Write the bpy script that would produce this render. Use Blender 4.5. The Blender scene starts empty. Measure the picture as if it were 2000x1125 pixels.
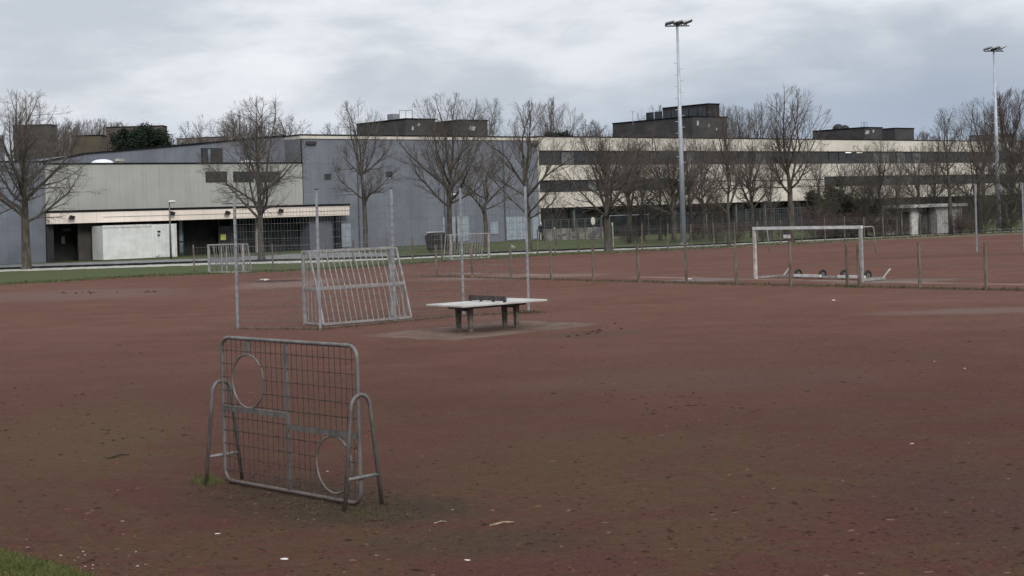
import bpy, math, random
from mathutils import Vector, Matrix
R = math.radians
sc = bpy.context.scene
COL = sc.collection
random.seed(7)

# ------------------------------------------------------------------ camera
F, PX, PY, H, ROLL = 3000.0, 1000.0, 412.0, 3.0, math.atan(0.03)
ca, sa = math.cos(ROLL), math.sin(ROLL)
cam = bpy.data.cameras.new('camera'); co = bpy.data.objects.new('camera', cam); COL.objects.link(co)
cam.lens = 54.0; cam.sensor_width = 36.0; cam.shift_y = -150.5/2000; cam.clip_start = 0.2; cam.clip_end = 5000
co.matrix_world = Matrix(((ca, sa, 0, 0), (0, 0, -1, 0), (-sa, ca, 0, H), (0, 0, 0, 1)))
sc.camera = co

def ray(px, py):
    a = (px-PX)/F; b = (PY-py)/F
    return a*ca+b*sa, -a*sa+b*ca          # dX/dY, dZ/dY
def G(px, py):                             # photograph point -> ground
    dx, dz = ray(px, py); Y = -H/dz
    return Vector((dx*Y, Y, 0))
def at(px, py, Y):
    dx, dz = ray(px, py); return Vector((dx*Y, Y, H+dz*Y))
def onplane(P, d, px, py):                 # vertical plane through P along unit d -> (s, z)
    nx, ny = -d[1], d[0]; dx, dz = ray(px, py)
    Y = (P[0]*nx+P[1]*ny)/(dx*nx+ny); X = dx*Y
    return (X-P[0])*d[0]+(Y-P[1])*d[1], H+dz*Y

# ------------------------------------------------------------------ mesh builder
class MB:
    def __init__(s): s.v = []; s.f = []; s.m = []
    def face(s, idx, m=0): s.f.append(idx); s.m.append(m)
    def box(s, x0, x1, y0, y1, z0, z1, m=0):
        b = len(s.v)
        s.v += [(x0,y0,z0),(x1,y0,z0),(x1,y1,z0),(x0,y1,z0),(x0,y0,z1),(x1,y0,z1),(x1,y1,z1),(x0,y1,z1)]
        for q in ((0,3,2,1),(4,5,6,7),(0,1,5,4),(1,2,6,5),(2,3,7,6),(3,0,4,7)): s.face(tuple(b+i for i in q), m)
        return s
    def bar(s, a, b, w, h, up=(0,0,1), m=0):         # rectangular bar from a to b
        a = Vector(a); b = Vector(b); d = (b-a).normalized(); u = Vector(up)
        sd = d.cross(u)
        if sd.length < 1e-4: sd = d.cross(Vector((1,0,0)))
        sd.normalize(); u = sd.cross(d).normalized(); k = len(s.v)
        for p in (a, b):
            for (i, j) in ((-1,-1),(1,-1),(1,1),(-1,1)): s.v.append(tuple(p+sd*(i*w/2)+u*(j*h/2)))
        for q in ((0,1,2,3),(7,6,5,4),(0,4,5,1),(1,5,6,2),(2,6,7,3),(3,7,4,0)): s.face(tuple(k+i for i in q), m)
        return s
    def tube(s, pts, r, n=6, closed=False, cap=True, m=0):
        pts = [Vector(p) for p in pts]; L = len(pts)
        rs = r if isinstance(r, (list, tuple)) else [r]*L
        base = len(s.v); prev = None
        for i, p in enumerate(pts):
            if closed: t = pts[(i+1) % L]-pts[i-1]
            else: t = pts[min(i+1, L-1)]-pts[max(i-1, 0)]
            t.normalize()
            if prev is None:
                u = t.cross(Vector((0,0,1)))
                if u.length < 0.05: u = t.cross(Vector((1,0,0)))
            else: u = prev-t*prev.dot(t)
            u.normalize(); w = t.cross(u); prev = u
            for k in range(n):
                a = 2*math.pi*k/n
                s.v.append(tuple(p+u*(rs[i]*math.cos(a))+w*(rs[i]*math.sin(a))))
        for i in range(L if closed else L-1):
            j = (i+1) % L
            for k in range(n):
                k2 = (k+1) % n
                s.face((base+i*n+k, base+i*n+k2, base+j*n+k2, base+j*n+k), m)
        if cap and not closed:
            s.face(tuple(base+k for k in range(n))[::-1], m); s.face(tuple(base+(L-1)*n+k for k in range(n)), m)
        return s
    def prism(s, pts, axis0, axis1, m=0):            # pts 3-D polygon, extruded by vector
        k = len(s.v); n = len(pts); e = Vector(axis1)
        for p in pts: s.v.append(tuple(Vector(p)+Vector(axis0)))
        for p in pts: s.v.append(tuple(Vector(p)+Vector(axis0)+e))
        s.face(tuple(range(k, k+n)), m); s.face(tuple(range(k+2*n-1, k+n-1, -1)), m)
        for i in range(n): s.face((k+i, k+(i+1) % n, k+n+(i+1) % n, k+n+i), m)
        return s
    def dome(s, c, r, h, n=14, k=5, m=0):
        b = len(s.v)
        for i in range(k+1):
            a = math.pi/2*i/k
            for j in range(n):
                t = 2*math.pi*j/n
                s.v.append((c[0]+r*math.cos(a)*math.cos(t), c[1]+r*math.cos(a)*math.sin(t), c[2]+h*math.sin(a)))
        for i in range(k):
            for j in range(n):
                s.face((b+i*n+j, b+i*n+(j+1) % n, b+(i+1)*n+(j+1) % n, b+(i+1)*n+j), m)
        return s
    def blob(s, c, rx, ry, rz, rnd, n=6, k=4, j_=0.3, m=0):
        b = len(s.v)
        for i in range(k+1):
            ph = -math.pi/2+math.pi*i/k
            for j in range(n):
                t = 2*math.pi*j/n; q = 1+rnd.uniform(-j_, j_)
                s.v.append((c[0]+rx*q*math.cos(ph)*math.cos(t), c[1]+ry*q*math.cos(ph)*math.sin(t), c[2]+rz*q*math.sin(ph)))
        for i in range(k):
            for j in range(n):
                s.face((b+i*n+j, b+i*n+(j+1) % n, b+(i+1)*n+(j+1) % n, b+(i+1)*n+j), m)
        return s
    def build(s, name, mats, parent=None, smooth=False):
        me = bpy.data.meshes.new(name); me.from_pydata(s.v, [], s.f)
        if not isinstance(mats, (list, tuple)): mats = [mats]
        for q in mats: me.materials.append(q)
        if len(mats) > 1: me.polygons.foreach_set('material_index', s.m)
        if smooth: me.polygons.foreach_set('use_smooth', [True]*len(s.f))
        me.update()
        o = bpy.data.objects.new(name, me); COL.objects.link(o)
        if parent: o.parent = parent
        return o
def empty(name, loc, rz=0):
    o = bpy.data.objects.new(name, None); COL.objects.link(o); o.location = loc; o.rotation_euler = (0,0,rz); o.empty_display_size = .3
    return o
def tag(o, label=None, cat=None, group=None, kind=None):
    if label: o['label'] = label
    if cat: o['category'] = cat
    if group: o['group'] = group
    if kind: o['kind'] = kind
    return o
KIDS = {}
def copy_tree(o, parent=None):
    c = o.copy(); COL.objects.link(c)
    if parent: c.parent = parent
    for ch in [x for x in COL.objects if x.parent == o]: copy_tree(ch, c)
    return c

# ------------------------------------------------------------------ materials
class NT:
    def __init__(s, name, rough=.7, spec=.3, metal=0):
        s.mat = bpy.data.materials.new(name); s.mat.use_nodes = True
        s.t = s.mat.node_tree; s.b = s.t.nodes['Principled BSDF']
        s.b.inputs['Roughness'].default_value = rough; s.b.inputs['Metallic'].default_value = metal
        s.b.inputs['Specular IOR Level'].default_value = spec
    def n(s, typ, **kw):
        q = s.t.nodes.new(typ)
        for k, v in kw.items(): setattr(q, k, v)
        return q
    def put(s, sock, v):
        if isinstance(v, bpy.types.NodeSocket): s.t.links.new(v, sock)
        elif isinstance(v, (tuple, list)) and len(v) == 3 and sock.type == 'RGBA': sock.default_value = (*v, 1)
        else: sock.default_value = v
    def math(s, op, a, b=0.0, c=None, clamp=False):
        q = s.n('ShaderNodeMath', operation=op, use_clamp=clamp); s.put(q.inputs[0], a); s.put(q.inputs[1], b)
        if c is not None: s.put(q.inputs[2], c)
        return q.outputs[0]
    def mix(s, f, a, b, mode='MIX'):
        q = s.n('ShaderNodeMix', data_type='RGBA', blend_type=mode); s.put(q.inputs[0], f); s.put(q.inputs[6], a); s.put(q.inputs[7], b)
        return q.outputs[2]
    def ramp(s, x, lo, hi):
        q = s.n('ShaderNodeMapRange', interpolation_type='SMOOTHSTEP'); s.put(q.inputs[0], x); q.inputs[1].default_value = lo; q.inputs[2].default_value = hi
        return q.outputs[0]
    def pos(s): return s.n('ShaderNodeNewGeometry').outputs['Position']
    def obj(s): return s.n('ShaderNodeTexCoord').outputs['Object']
    def scale(s, v, sc_, rot=(0,0,0), loc=(0,0,0)):
        q = s.n('ShaderNodeMapping'); s.put(q.inputs[0], v); q.inputs[1].default_value = loc; q.inputs[2].default_value = rot; q.inputs[3].default_value = sc_
        return q.outputs[0]
    def noise(s, v, sc_, det=5, rough=.6, dist=0):
        q = s.n('ShaderNodeTexNoise'); s.put(q.inputs['Vector'], v); q.inputs['Scale'].default_value = sc_
        q.inputs['Detail'].default_value = det; q.inputs['Roughness'].default_value = rough; q.inputs['Distortion'].default_value = dist
        return q.outputs[0]
    def bump(s, h, dist=.01, st=.5):
        q = s.n('ShaderNodeBump'); q.inputs['Strength'].default_value = st; q.inputs['Distance'].default_value = dist; s.put(q.inputs['Height'], h)
        s.t.links.new(q.outputs[0], s.b.inputs['Normal'])
    def done(s, col, rough=None):
        s.put(s.b.inputs['Base Color'], col)
        if rough is not None: s.put(s.b.inputs['Roughness'], rough)
        return s.mat
def simple(name, c1, c2=None, sc_=3., rough=.7, metal=0, spec=.3, bump=0, stretch=(1,1,1), det=5, lo=.35, hi=.65):
    m = NT(name, rough, spec, metal); c2 = c2 or tuple(x*.7 for x in c1)
    nz = m.noise(m.scale(m.obj(), stretch), sc_, det)
    if bump: m.bump(m.noise(m.obj(), sc_*8, 4), bump, .6)
    return m.done(m.mix(m.ramp(nz, lo, hi), c1, c2), m.math('MULTIPLY_ADD', nz, .2, rough-.1))

galv   = simple('galvanised steel', (.27,.28,.30), (.18,.19,.205), 6, .5, .4, .4)
galv_d = simple('weathered steel tube', (.15,.145,.14), (.09,.085,.08), 5, .6, .25, .4, stretch=(1,1,.3))
galv_top = simple('worn grey steel tube', (.20,.195,.19), (.12,.115,.11), 5, .55, .3, .4)
def rusty(name, c1, c2):
    m = NT(name, .6, .35, .25); o = m.obj(); c = m.mix(m.ramp(m.noise(m.scale(o, (1,1,.4)), 7, 6, .7), .35, .65), c1, c2)
    rm = m.ramp(m.noise(o, 11, 7, .78, .6), .56, .66); c = m.mix(m.math('MULTIPLY', rm, .8), c, (.085,.042,.025))
    sp = m.n('ShaderNodeSeparateXYZ'); m.put(sp.inputs[0], o); c = m.mix(m.math('MULTIPLY', m.math('SUBTRACT', 1.0, m.ramp(m.math('MULTIPLY_ADD', m.noise(o, 6, 4), .2, sp.outputs[2]), .12, .32)), .6), c, (.075,.045,.034))
    m.bump(m.noise(o, 60, 4), .002, .5); return m.done(c, m.math('MULTIPLY_ADD', rm, .25, .5))
galv_d = rusty('weathered steel tube', (.15,.145,.14), (.085,.08,.075)); FRT = rusty('dull frame tube', (.165,.155,.147), (.09,.083,.077))
wire_d = simple('rusty wire', (.075,.055,.048), (.035,.028,.026), 14, .7, .2)
wire_g = simple('grey fence wire', (.19,.19,.20), (.10,.10,.10), 8, .5, .4)
alu    = simple('weathered aluminium', (.34,.33,.32), (.22,.21,.20), 6, .55, .2, .4)
whitep = simple('white enamel', (.62,.62,.60), (.44,.43,.41), 4, .5)
wood   = simple('weathered post wood', (.17,.14,.115), (.08,.062,.05), 12, .85, bump=.004, stretch=(1,1,.15))
rubber = simple('black rubber', (.025,.025,.025), (.015,.015,.015), 5, .7)
concr  = simple('concrete', (.36,.34,.31), (.24,.22,.20), 3, .85, bump=.004)
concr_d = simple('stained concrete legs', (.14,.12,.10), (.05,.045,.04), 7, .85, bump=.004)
bark   = simple('bark', (.098,.088,.074), (.052,.046,.038), 5, .95, spec=.1, bump=.02, stretch=(1,1,.25))
twig   = simple('twig bark', (.118,.103,.092), (.068,.059,.052), 2, .95, spec=.1)
twig2  = simple('reddish twig bark', (.115,.088,.082), (.066,.050,.046), 2, .95, spec=.1)
bark_o = simple('shrub bark', (.090,.080,.062), (.055,.052,.040), 2, .95, spec=.1)
dark   = simple('dark painted steel', (.018,.019,.022), (.010,.010,.012), 4, .5)
black  = simple('black roof edge', (.012,.012,.015), (.008,.008,.009), 4, .8, spec=.1)

# ------------------------------------------------------------------ ground
TH = R(39.5); DF = (math.cos(TH), math.sin(TH))
LF0, LF1 = G(853, 540), G(1926, 565)           # low fence line
def clay_mat():
    m = NT('red clay pitch', .95, .05); p = m.pos()
    sep = m.n('ShaderNodeSeparateXYZ'); m.put(sep.inputs[0], p); X, Y = sep.outputs[0], sep.outputs[1]
    big = m.noise(p, .09, 6, .6); mid = m.noise(p, .55, 6, .65, .5); sm = m.noise(p, 4.5, 6, .7); fine = m.noise(p, 38, 4, .75)
    strk = m.noise(m.scale(p, (.12, .7, 1), rot=(0,0,R(4))), 1.0, 5, .65)
    c = m.mix(m.ramp(mid, .3, .72), (.162,.081,.059), (.124,.061,.045))
    c = m.mix(m.math('MULTIPLY', m.ramp(big, .42, .62), .45), c, (.172,.096,.072))
    c = m.mix(m.math('MULTIPLY', m.ramp(strk, .5, .75), .35), c, (.205,.122,.096))
    # ground darkens towards the camera: dampness plus view-angle shading put into the colour
    wob = m.math('MULTIPLY_ADD', m.noise(p, .12, 5), 22.0, -11.0)
    near_dark = m.math('SUBTRACT', 1.0, m.ramp(m.math('ADD', Y, wob), 12, 48))
    c = m.mix(m.math('MULTIPLY', near_dark, .84), c, (.074,.027,.019))
    # algae film
    alg = m.ramp(m.math('ADD', m.noise(p, .42, 8, .74, .9), m.math('MULTIPLY', near_dark, .09)), .55, .64)
    alg = m.math('MULTIPLY', alg, m.math('MULTIPLY_ADD', near_dark, .95, .05))
    c = m.mix(m.math('MULTIPLY', alg, .50), c, (.088,.056,.027))
    al2 = m.math('MULTIPLY', m.ramp(m.noise(m.scale(p, (1,.8,1), loc=(7,3,0)), 1.3, 6, .7, .5), .56, .68), m.ramp(near_dark, .15, .8))
    c = m.mix(m.math('MULTIPLY', al2, .32), c, (.075,.053,.025))
    def ell(cx, cy, rx, ry, rot, soft=.55, nsc=.6, namp=.9, rect=False):
        v = m.n('ShaderNodeVectorMath', operation='SUBTRACT'); m.put(v.inputs[0], p); v.inputs[1].default_value = (cx, cy, 0)
        q = m.scale(v.outputs[0], (1,1,1), rot=(0,0,-rot)); q = m.scale(q, (1/rx, 1/ry, 0))
        l = m.n('ShaderNodeVectorMath', operation='LENGTH'); m.put(l.inputs[0], q)
        L_ = l.outputs[1]
        if rect:
            sp_ = m.n('ShaderNodeSeparateXYZ'); m.put(sp_.inputs[0], q); L_ = m.math('MAXIMUM', m.math('ABSOLUTE', sp_.outputs[0]), m.math('ABSOLUTE', sp_.outputs[1]))
        d = m.math('MULTIPLY_ADD', m.noise(p, nsc, 5, .65), namp, L_); d = m.math('SUBTRACT', d, namp*.5)
        return m.math('SUBTRACT', 1.0, m.ramp(d, 1-soft, 1+soft*.4))
    def spot(px, py, rx, ry, rot, col, amt, **k):
        nonlocal c
        g = G(px, py); c = m.mix(m.math('MULTIPLY', ell(g.x, g.y, rx, ry, rot, **k), amt), c, col)
    spot(560, 553, 2.6, 5.5, 0, (.27,.185,.155), .65, nsc=.35)      # pale sand swept bare in front of far goal
    spot(548, 549, 1.7, 1.6, 0, (.045,.030,.026), .85, nsc=.9)
    spot(170, 845, 1.6, 4.5, .2, (.100,.067,.034), .6, nsc=1.1)
    spot(1250, 905, 3.2, 3.4, .2, (.088,.060,.030), .25, nsc=1.3)
    spot(1400, 740, 4, 2.2, 0, (.125,.075,.058), .35, nsc=.9)
    spot(1950, 990, 1.2, 3, 0, (.060,.040,.032), .4, nsc=1.)
    spot(1180, 652, 1.6, .8, .3, (.10,.062,.048), .7, nsc=2.)
    spot(150, 575, 5, 6, .4, (.185,.125,.110), .6, nsc=.3)
    spot(1000, 541, 5, 2.4, 0, (.25,.175,.15), .6, nsc=.5)
    spot(1375, 547, 1.7, 1.3, 0, (.19,.18,.175), .8, nsc=1.2)
    spot(1750, 549, 2.6, 1.3, 0, (.19,.165,.15), .7, nsc=1.)
    spot(1930, 607, 3.5, 1.2, 0, (.20,.150,.135), .55, nsc=.8)
    spot(1960, 497, 12, 2.4, 0, (.105,.058,.045), .6, nsc=.3)
    spot(600, 975, 1.9, 1.3, -.8, (.052,.037,.024), .75, nsc=1.6)   # scuffed, mossy soil under the target wall
    spot(760, 1000, 1.1, .8, 0, (.048,.036,.022), .7, nsc=2.2)
    spot(930, 1060, 1.4, .7, 0, (.055,.045,.024), .6, nsc=2.)
    PR = R(46)
    c = m.mix(m.math('MULTIPLY', ell(-.8, 39.1, 3.1, 2.1, PR, soft=.4, nsc=1.2, namp=.8, rect=True), .45), c, (.120,.075,.058))
    padc = m.mix(m.ramp(m.noise(p, 1.2, 6, .7), .35, .65), (.225,.165,.135), (.155,.105,.084))
    br = m.n('ShaderNodeTexBrick'); m.put(br.inputs['Vector'], m.scale(p, (1,1,1), rot=(0,0,-PR))); br.inputs['Scale'].default_value = 1; br.inputs['Mortar Size'].default_value = .02; br.inputs['Brick Width'].default_value = 1.; br.inputs['Row Height'].default_value = .5
    padc = m.mix(m.math('MULTIPLY', br.outputs['Fac'], .6), padc, (.10,.07,.055))
    c = m.mix(m.math('MULTIPLY', ell(-.8, 39.1, 2.75, 1.8, PR, soft=.10, nsc=1.6, namp=.45, rect=True), m.math('MULTIPLY_ADD', m.ramp(m.noise(p, .9, 7, .75), .46, .66), -.75, .95)), c, padc)
    c = m.mix(m.math('MULTIPLY', ell(-.7, 39.0, 1.3, .8, R(39.5), soft=.7, nsc=1.5), .5), c, (.075,.052,.040))  # contact shadow under the table painted into the ground colour
    # soil ridge and pale strip along the low fence
    d = (LF1-LF0).normalized(); nx, ny = -d.y, d.x
    dist = m.math('ADD', m.math('MULTIPLY', X, nx), m.math('MULTIPLY_ADD', Y, ny, -(LF0.x*nx+LF0.y*ny)))
    wb = m.math('MULTIPLY_ADD', m.noise(p, .8, 5, .7), 1.5, -.75)
    side = m.ramp(X, -6.5, -4.)
    r0 = m.math('ABSOLUTE', m.math('ADD', dist, wb))
    c = m.mix(m.math('MULTIPLY', m.math('MULTIPLY', m.math('SUBTRACT', 1.0, m.ramp(r0, .15, .95)), side), .72), c, (.070,.045,.030))
    r1 = m.math('ABSOLUTE', m.math('ADD', m.math('ADD', dist, -2.6), m.math('MULTIPLY', wb, .8)))
    k1 = m.math('MULTIPLY', m.math('SUBTRACT', 1.0, m.ramp(r1, .05, .7)), m.ramp(m.noise(p, .3, 3), .42, .62))
    c = m.mix(m.math('MULTIPLY', m.math('MULTIPLY', k1, side), .75), c, (.30,.235,.20))
    # grit
    c = m.mix(m.math('MULTIPLY', m.ramp(sm, .50, .72), .45), c, m.mix(.55, c, (.03,.02,.015)))
    fl = m.noise(m.scale(p, (1, 1.6, 1)), 11, 3, .6, .3)
    c = m.mix(m.math('MULTIPLY', m.ramp(fl, .60, .70), .55), c, (.035,.022,.016))
    c = m.mix(m.math('MULTIPLY', m.ramp(m.noise(p, 16, 2, .5), .68, .76), .22), c, (.21,.13,.10))
    c = m.mix(m.math('MULTIPLY', m.ramp(fine, .3, .75), .45), m.mix(.24, c, (0.02,.012,.01)), m.mix(.08, c, (.36,.24,.19)))
    ft = m.ramp(m.noise(m.scale(p, (1,1.3,1)), 5.5, 3, .55, .5), .40, .62)
    m.bump(m.math('ADD', m.math('MULTIPLY', fine, .3), m.math('ADD', m.math('MULTIPLY', ft, .7), m.math('ADD', sm, m.math('MULTIPLY', mid, 1.2)))), .05, .8)
    return m.done(c, m.math('MULTIPLY_ADD', near_dark, -.12, .95))
def grass_mat(name, a=(.078,.108,.040), b=(.104,.118,.054), c3=(.115,.100,.060)):
    m = NT(name, .95, .1); p = m.pos()
    g = m.mix(m.ramp(m.noise(p, .5, 6, .7), .35, .65), a, b)
    g = m.mix(m.math('MULTIPLY', m.ramp(m.noise(p, .35, 8, .78, .6), .48, .62), .75), g, c3)
    g = m.mix(m.ramp(m.noise(p, 14, 4, .7), .35, .7), m.mix(.4, g, (.01,.015,.005)), g)
    m.bump(m.noise(p, 9, 5, .75), .12, .8)
    return m.done(g)
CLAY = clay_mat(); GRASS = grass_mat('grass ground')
def strip(name, near, far, z, mat, nsub=1):
    b = MB()
    def samp(pl, x):
        for (x0, y0), (x1, y1) in zip(pl, pl[1:]):
            if x <= x1 or (x1, y1) == pl[-1]: return y0+(y1-y0)*(x-x0)/(x1-x0)
    xs = sorted(set([p[0] for p in near]+[p[0] for p in far]))
    rnd = random.Random(name); N = []; Fa = []
    x = xs[0]; st = 6
    while x <= xs[-1]:
        N.append(G(x, samp(near, x)+rnd.uniform(-nsub, nsub)*.35)); Fa.append(G(x, samp(far, x)+rnd.uniform(-nsub, nsub)*.35)); x += st
    for p in N: b.v.append((p.x, p.y, z))
    for p in Fa: b.v.append((p.x, p.y, z))
    n = len(N)
    for i in range(n-1): b.face((i, i+1, n+i+1, n+i))
    return tag(b.build(name, mat), kind='structure')
b = MB(); b.v = [(-1500,-60,0),(1500,-60,0),(1500,2500,0),(-1500,2500,0)]; b.face((0,1,2,3)); tag(b.build('ground', GRASS), kind='structure')
# clay: everything nearer than this edge
edge = [(-500,583),(-200,570),(0,556),(100,551),(200,545),(300,540),(400,536),(480,533),(560,530),(640,526),(740,520),(830,514),(900,509),(1000,503),(1060,500),(1120,497),(1200,494),(1280,490),(1360,487),(1430,483),(1500,479),(1580,476),(1660,471),(1740,466),(1820,462),(1900,458),(2000,454),(2150,447),(2400,436)]
def eg(x):
    for (x0, y0), (x1, y1) in zip(edge, edge[1:]):
        if x <= x1: return y0+(y1-y0)*(x-x0)/(x1-x0)
b = MB(); rnd = random.Random(3); x = -500; far = []
while x <= 2400: far.append(G(x, eg(x)+rnd.uniform(-.7,.7)+.8*math.sin(x*.021)+.5*math.sin(x*.083))); x += 5
near = []
# bank of grass at the bottom left cuts the near edge
for p in far:
    near.append(Vector((p.x*.12+(-2.0), 0, 0)))
cut = [G(-60,1062), G(0,1076), G(60,1089), G(110,1103), G(150,1117), G(185,1136), G(300,1190)]
poly = [(-60,far[0].y,0)]+[(p.x,p.y,0) for p in far]+[(95,60,0),(60,9,0),(3,6,0)]
rr = random.Random(5); cc = []
for a_, b_ in zip(cut, cut[1:]):
    for k in range(6):
        q = a_.lerp(b_, k/6); cc.append((q.x+rr.uniform(-.04,.04), q.y+rr.uniform(-.04,.04), 0))
poly += [(cut[-1].x, cut[-1].y, 0)]+cc[::-1]+[(-16,16.5,0),(-60,20,0)]
b = MB(); b.v = [(p[0],p[1],.004) for p in poly]; b.face(tuple(range(len(poly))))
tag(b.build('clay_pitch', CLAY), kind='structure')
KERB = simple('pale kerb concrete', (.42,.41,.36), (.27,.26,.22), 1.2, .9)
DKBAND = simple('dark band', (.022,.022,.023), (.014,.014,.014), .8, .95, spec=0)
PAVE = simple('grey paving', (.20,.20,.195), (.12,.12,.115), .7, .9)
l0 = [(-300,538),(0,531),(200,524.5),(400,518),(600,513.5),(800,506),(900,501),(1040,495),(1180,490),(1320,483.5),(1420,479),(1500,474.5),(1600,469.5),(1760,462.5),(2000,452),(2200,443)]
l1 = [(x, y-(4.2 if x < 700 else (3.0 if x < 1200 else 1.8))) for x, y in l0]
l2 = [(x, y-(4.0 if x < 700 else (3.0 if x < 1200 else 2.4))) for x, y in l1]
l3 = [(-300,525),(0,517.5),(200,511.5),(300,508),(400,505),(600,495),(700,492),(740,493.5),(760,493.5)]
l2b = [p for p in l2 if p[0] < 760]+[(760, 500.)]
strip('path_kerb', l0, l1, .010, KERB, 1.2); strip('asphalt_path', l1, l2, .014, DKBAND)  # asphalt_path: plain near-black strip running behind the kerb
strip('forecourt', l2b, l3, .006, PAVE)
strip('bare_verge', [(x, y+5) for x, y in l0 if x >= 1180], [(x, y+.5) for x, y in l0 if x >= 1180], .008, simple('bare verge soil', (.13,.11,.075), (.07,.06,.035), .9, .95), 2)

# ------------------------------------------------------------------ foreground target wall
P0, P1 = G(441, 943), G(706, 992)
dd = (P1-P0); W = dd.length; dd.normalize()
tw = empty('target_wall', P0, math.atan2(dd.y, dd.x))
tag(tw, 'grey steel target practice wall with two round holes standing in the foreground', 'target wall')
HT = 1.66
def op(px, py): return onplane(P0, dd, px, py)
def rrect(x0, x1, z0, z1, r, n=6):
    o = []
    for (cx, cz, a0) in ((x1-r, z1-r, 0), (x0+r, z1-r, 90), (x0+r, z0+r, 180), (x1-r, z0+r, 270)):
        for k in range(n+1):
            a = R(a0+90*k/n); o.append((cx+r*math.cos(a), 0, cz+r*math.sin(a)))
    return o
MB().tube(rrect(.0, W, .035, HT, .13), .022, 10, closed=True).build('frame', FRT, tw, True)
h1 = op(484, 745); h2 = op(652.5, 908); HR = .30
mid_s = op(561, 800)[0]; bz1 = .86; bz2 = .735
def holes_z(s):
    out = []
    for (hs, hz) in (h1, h2):
        if abs(s-hs) < HR: k = math.sqrt(HR*HR-(s-hs)**2); out.append((hz-k, hz+k))
    return out
def holes_s(z):
    out = []
    for (hs, hz) in (h1, h2):
        if abs(z-hz) < HR: k = math.sqrt(HR*HR-(z-hz)**2); out.append((hs-k, hs+k))
    return out
def spans(a, b_, cuts):
    cur = a; o = []
    for c0, c1 in sorted(cuts):
        if c0 > cur: o.append((cur, c0))
        cur = max(cur, c1)
    if cur < b_: o.append((cur, b_))
    return o
b = MB(); n = 26; rw = random.Random(4)
for i in range(1, n):
    s = W*i/n
    for z0, z1 in spans(.05, HT-.02, holes_z(s)):
        bow = rw.uniform(-.006, .006)
        b.tube([(s,.0,z0),(s+bow,.004,(z0+z1)/2),(s,.0,z1)], .0042, 5)
for k in range(1, 11):
    z = HT*k/11+.01
    for s0, s1 in spans(.02, W-.02, holes_s(z)):
        b.tube([(s0,-.008,z),((s0+s1)/2,-.008,z+rw.uniform(-.004,.004)),(s1,-.008,z)], 0.0062 if 3 <= k <= 7 else .0045, 5)
b.build('wire_grid', wire_d, tw)
for (hs, hz) in (h1, h2):
    MB().tube([(hs+HR*math.cos(2*math.pi*k/36), 0, hz+HR*math.sin(2*math.pi*k/36)) for k in range(36)], .012, 8, closed=True).build('hoop', FRT, tw, True)
MB().box(mid_s-.022, mid_s+.022, -.012, .012, .05, HT-.02).build('centre_post', galv_d, tw)
MB().box(.02, mid_s-.024, -.014, .006, bz1-.03, bz1+.03).build('flat_bar', galv_d, tw)
MB().box(mid_s+.024, W-.02, -.014, .006, bz2-.03, bz2+.03).build('flat_bar', galv_d, tw)
MB().box(h1[0]-.035, h1[0]+.035, -.008, .008, h1[1]+HR, HT-.02).build('mounting_plate', galv_d, tw)
MB().box(h2[0]-.02, h2[0]+.02, -.008, .008, .05, h2[1]-HR).build('mounting_plate', galv_d, tw)
for s in (-.03, W+.035):
    pts = [(s, -.245, 0)]; r = .125; top = 1.15
    for k in range(13):
        a = math.pi-math.pi*k/12; pts.append((s, -0.0+r*math.cos(a), top-r+r*math.sin(a)*1.1))
    pts.append((s, .245, 0))
    lg = MB().tube(pts, .021, 9).build('stand', galv_d, tw, True)
    f = .30; q = -.245+(.245-r)*f; MB().tube([(s, q, .32), (s, -q, .32)], .019, 8).build('cross_rail', galv_top, lg, True)

# ------------------------------------------------------------------ table tennis table
tc = Vector((-.70, 39.1, 0)); tt = empty('table_tennis_table', tc, TH)
tag(tt, 'outdoor concrete table tennis table with pale top and dark metal net', 'table tennis table')
TZ = .71
TP = NT('pale weathered table top', .75, .2); o_ = TP.obj(); sp_ = TP.n('ShaderNodeSeparateXYZ'); TP.put(sp_.inputs[0], o_)
tcol = TP.mix(TP.ramp(TP.noise(o_, 1.6, 6, .7), .35, .65), (.46,.45,.42), (.34,.33,.31)); tcol = TP.mix(TP.math('MULTIPLY', TP.ramp(TP.noise(o_, 4.5, 6, .75), .55, .68), .7), tcol, (.17,.165,.14))
ln_ = TP.math('LESS_THAN', TP.math('ABSOLUTE', sp_.outputs[1]), .012); tcol = TP.mix(TP.math('MULTIPLY', ln_, .6), tcol, (.6,.6,.57))
TP.bump(TP.noise(o_, 30, 3), .002, .6); TOPM = TP.done(tcol)
b = MB(); b.box(-1.37, 1.37, -.7625, .7625, TZ-.05, TZ); o = b.build('table_top', TOPM, tt)
md = o.modifiers.new('bevel', 'BEVEL'); md.width = .012; md.segments = 2
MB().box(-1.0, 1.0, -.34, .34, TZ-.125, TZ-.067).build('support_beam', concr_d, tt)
for sx in (-.75, .75):
    for sy in (-.24, .24):
        b = MB(); k = len(b.v)
        w0, w1 = .045, .062
        b.v += [(sx-w0,sy-w0,0),(sx+w0,sy-w0,0),(sx+w0,sy+w0,0),(sx-w0,sy+w0,0),(sx-w1,sy-w1*.9,TZ-.12),(sx+w1,sy-w1*.9,TZ-.12),(sx+w1,sy+w1*.9,TZ-.12),(sx-w1,sy+w1*.9,TZ-.12)]
        for q in ((0,3,2,1),(4,5,6,7),(0,1,5,4),(1,2,6,5),(2,3,7,6),(3,0,4,7)): b.face(tuple(k+i for i in q))
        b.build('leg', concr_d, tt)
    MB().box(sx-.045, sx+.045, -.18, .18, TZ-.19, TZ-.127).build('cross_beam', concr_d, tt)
NETM = simple('dark perforated metal', (.075,.06,.055), (.045,.036,.033), 9, .6, .3)
b = MB(); b.box(-.012, .012, -.76, .76, TZ+.03, TZ+.155); nt = b.build('net', NETM, tt)
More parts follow.
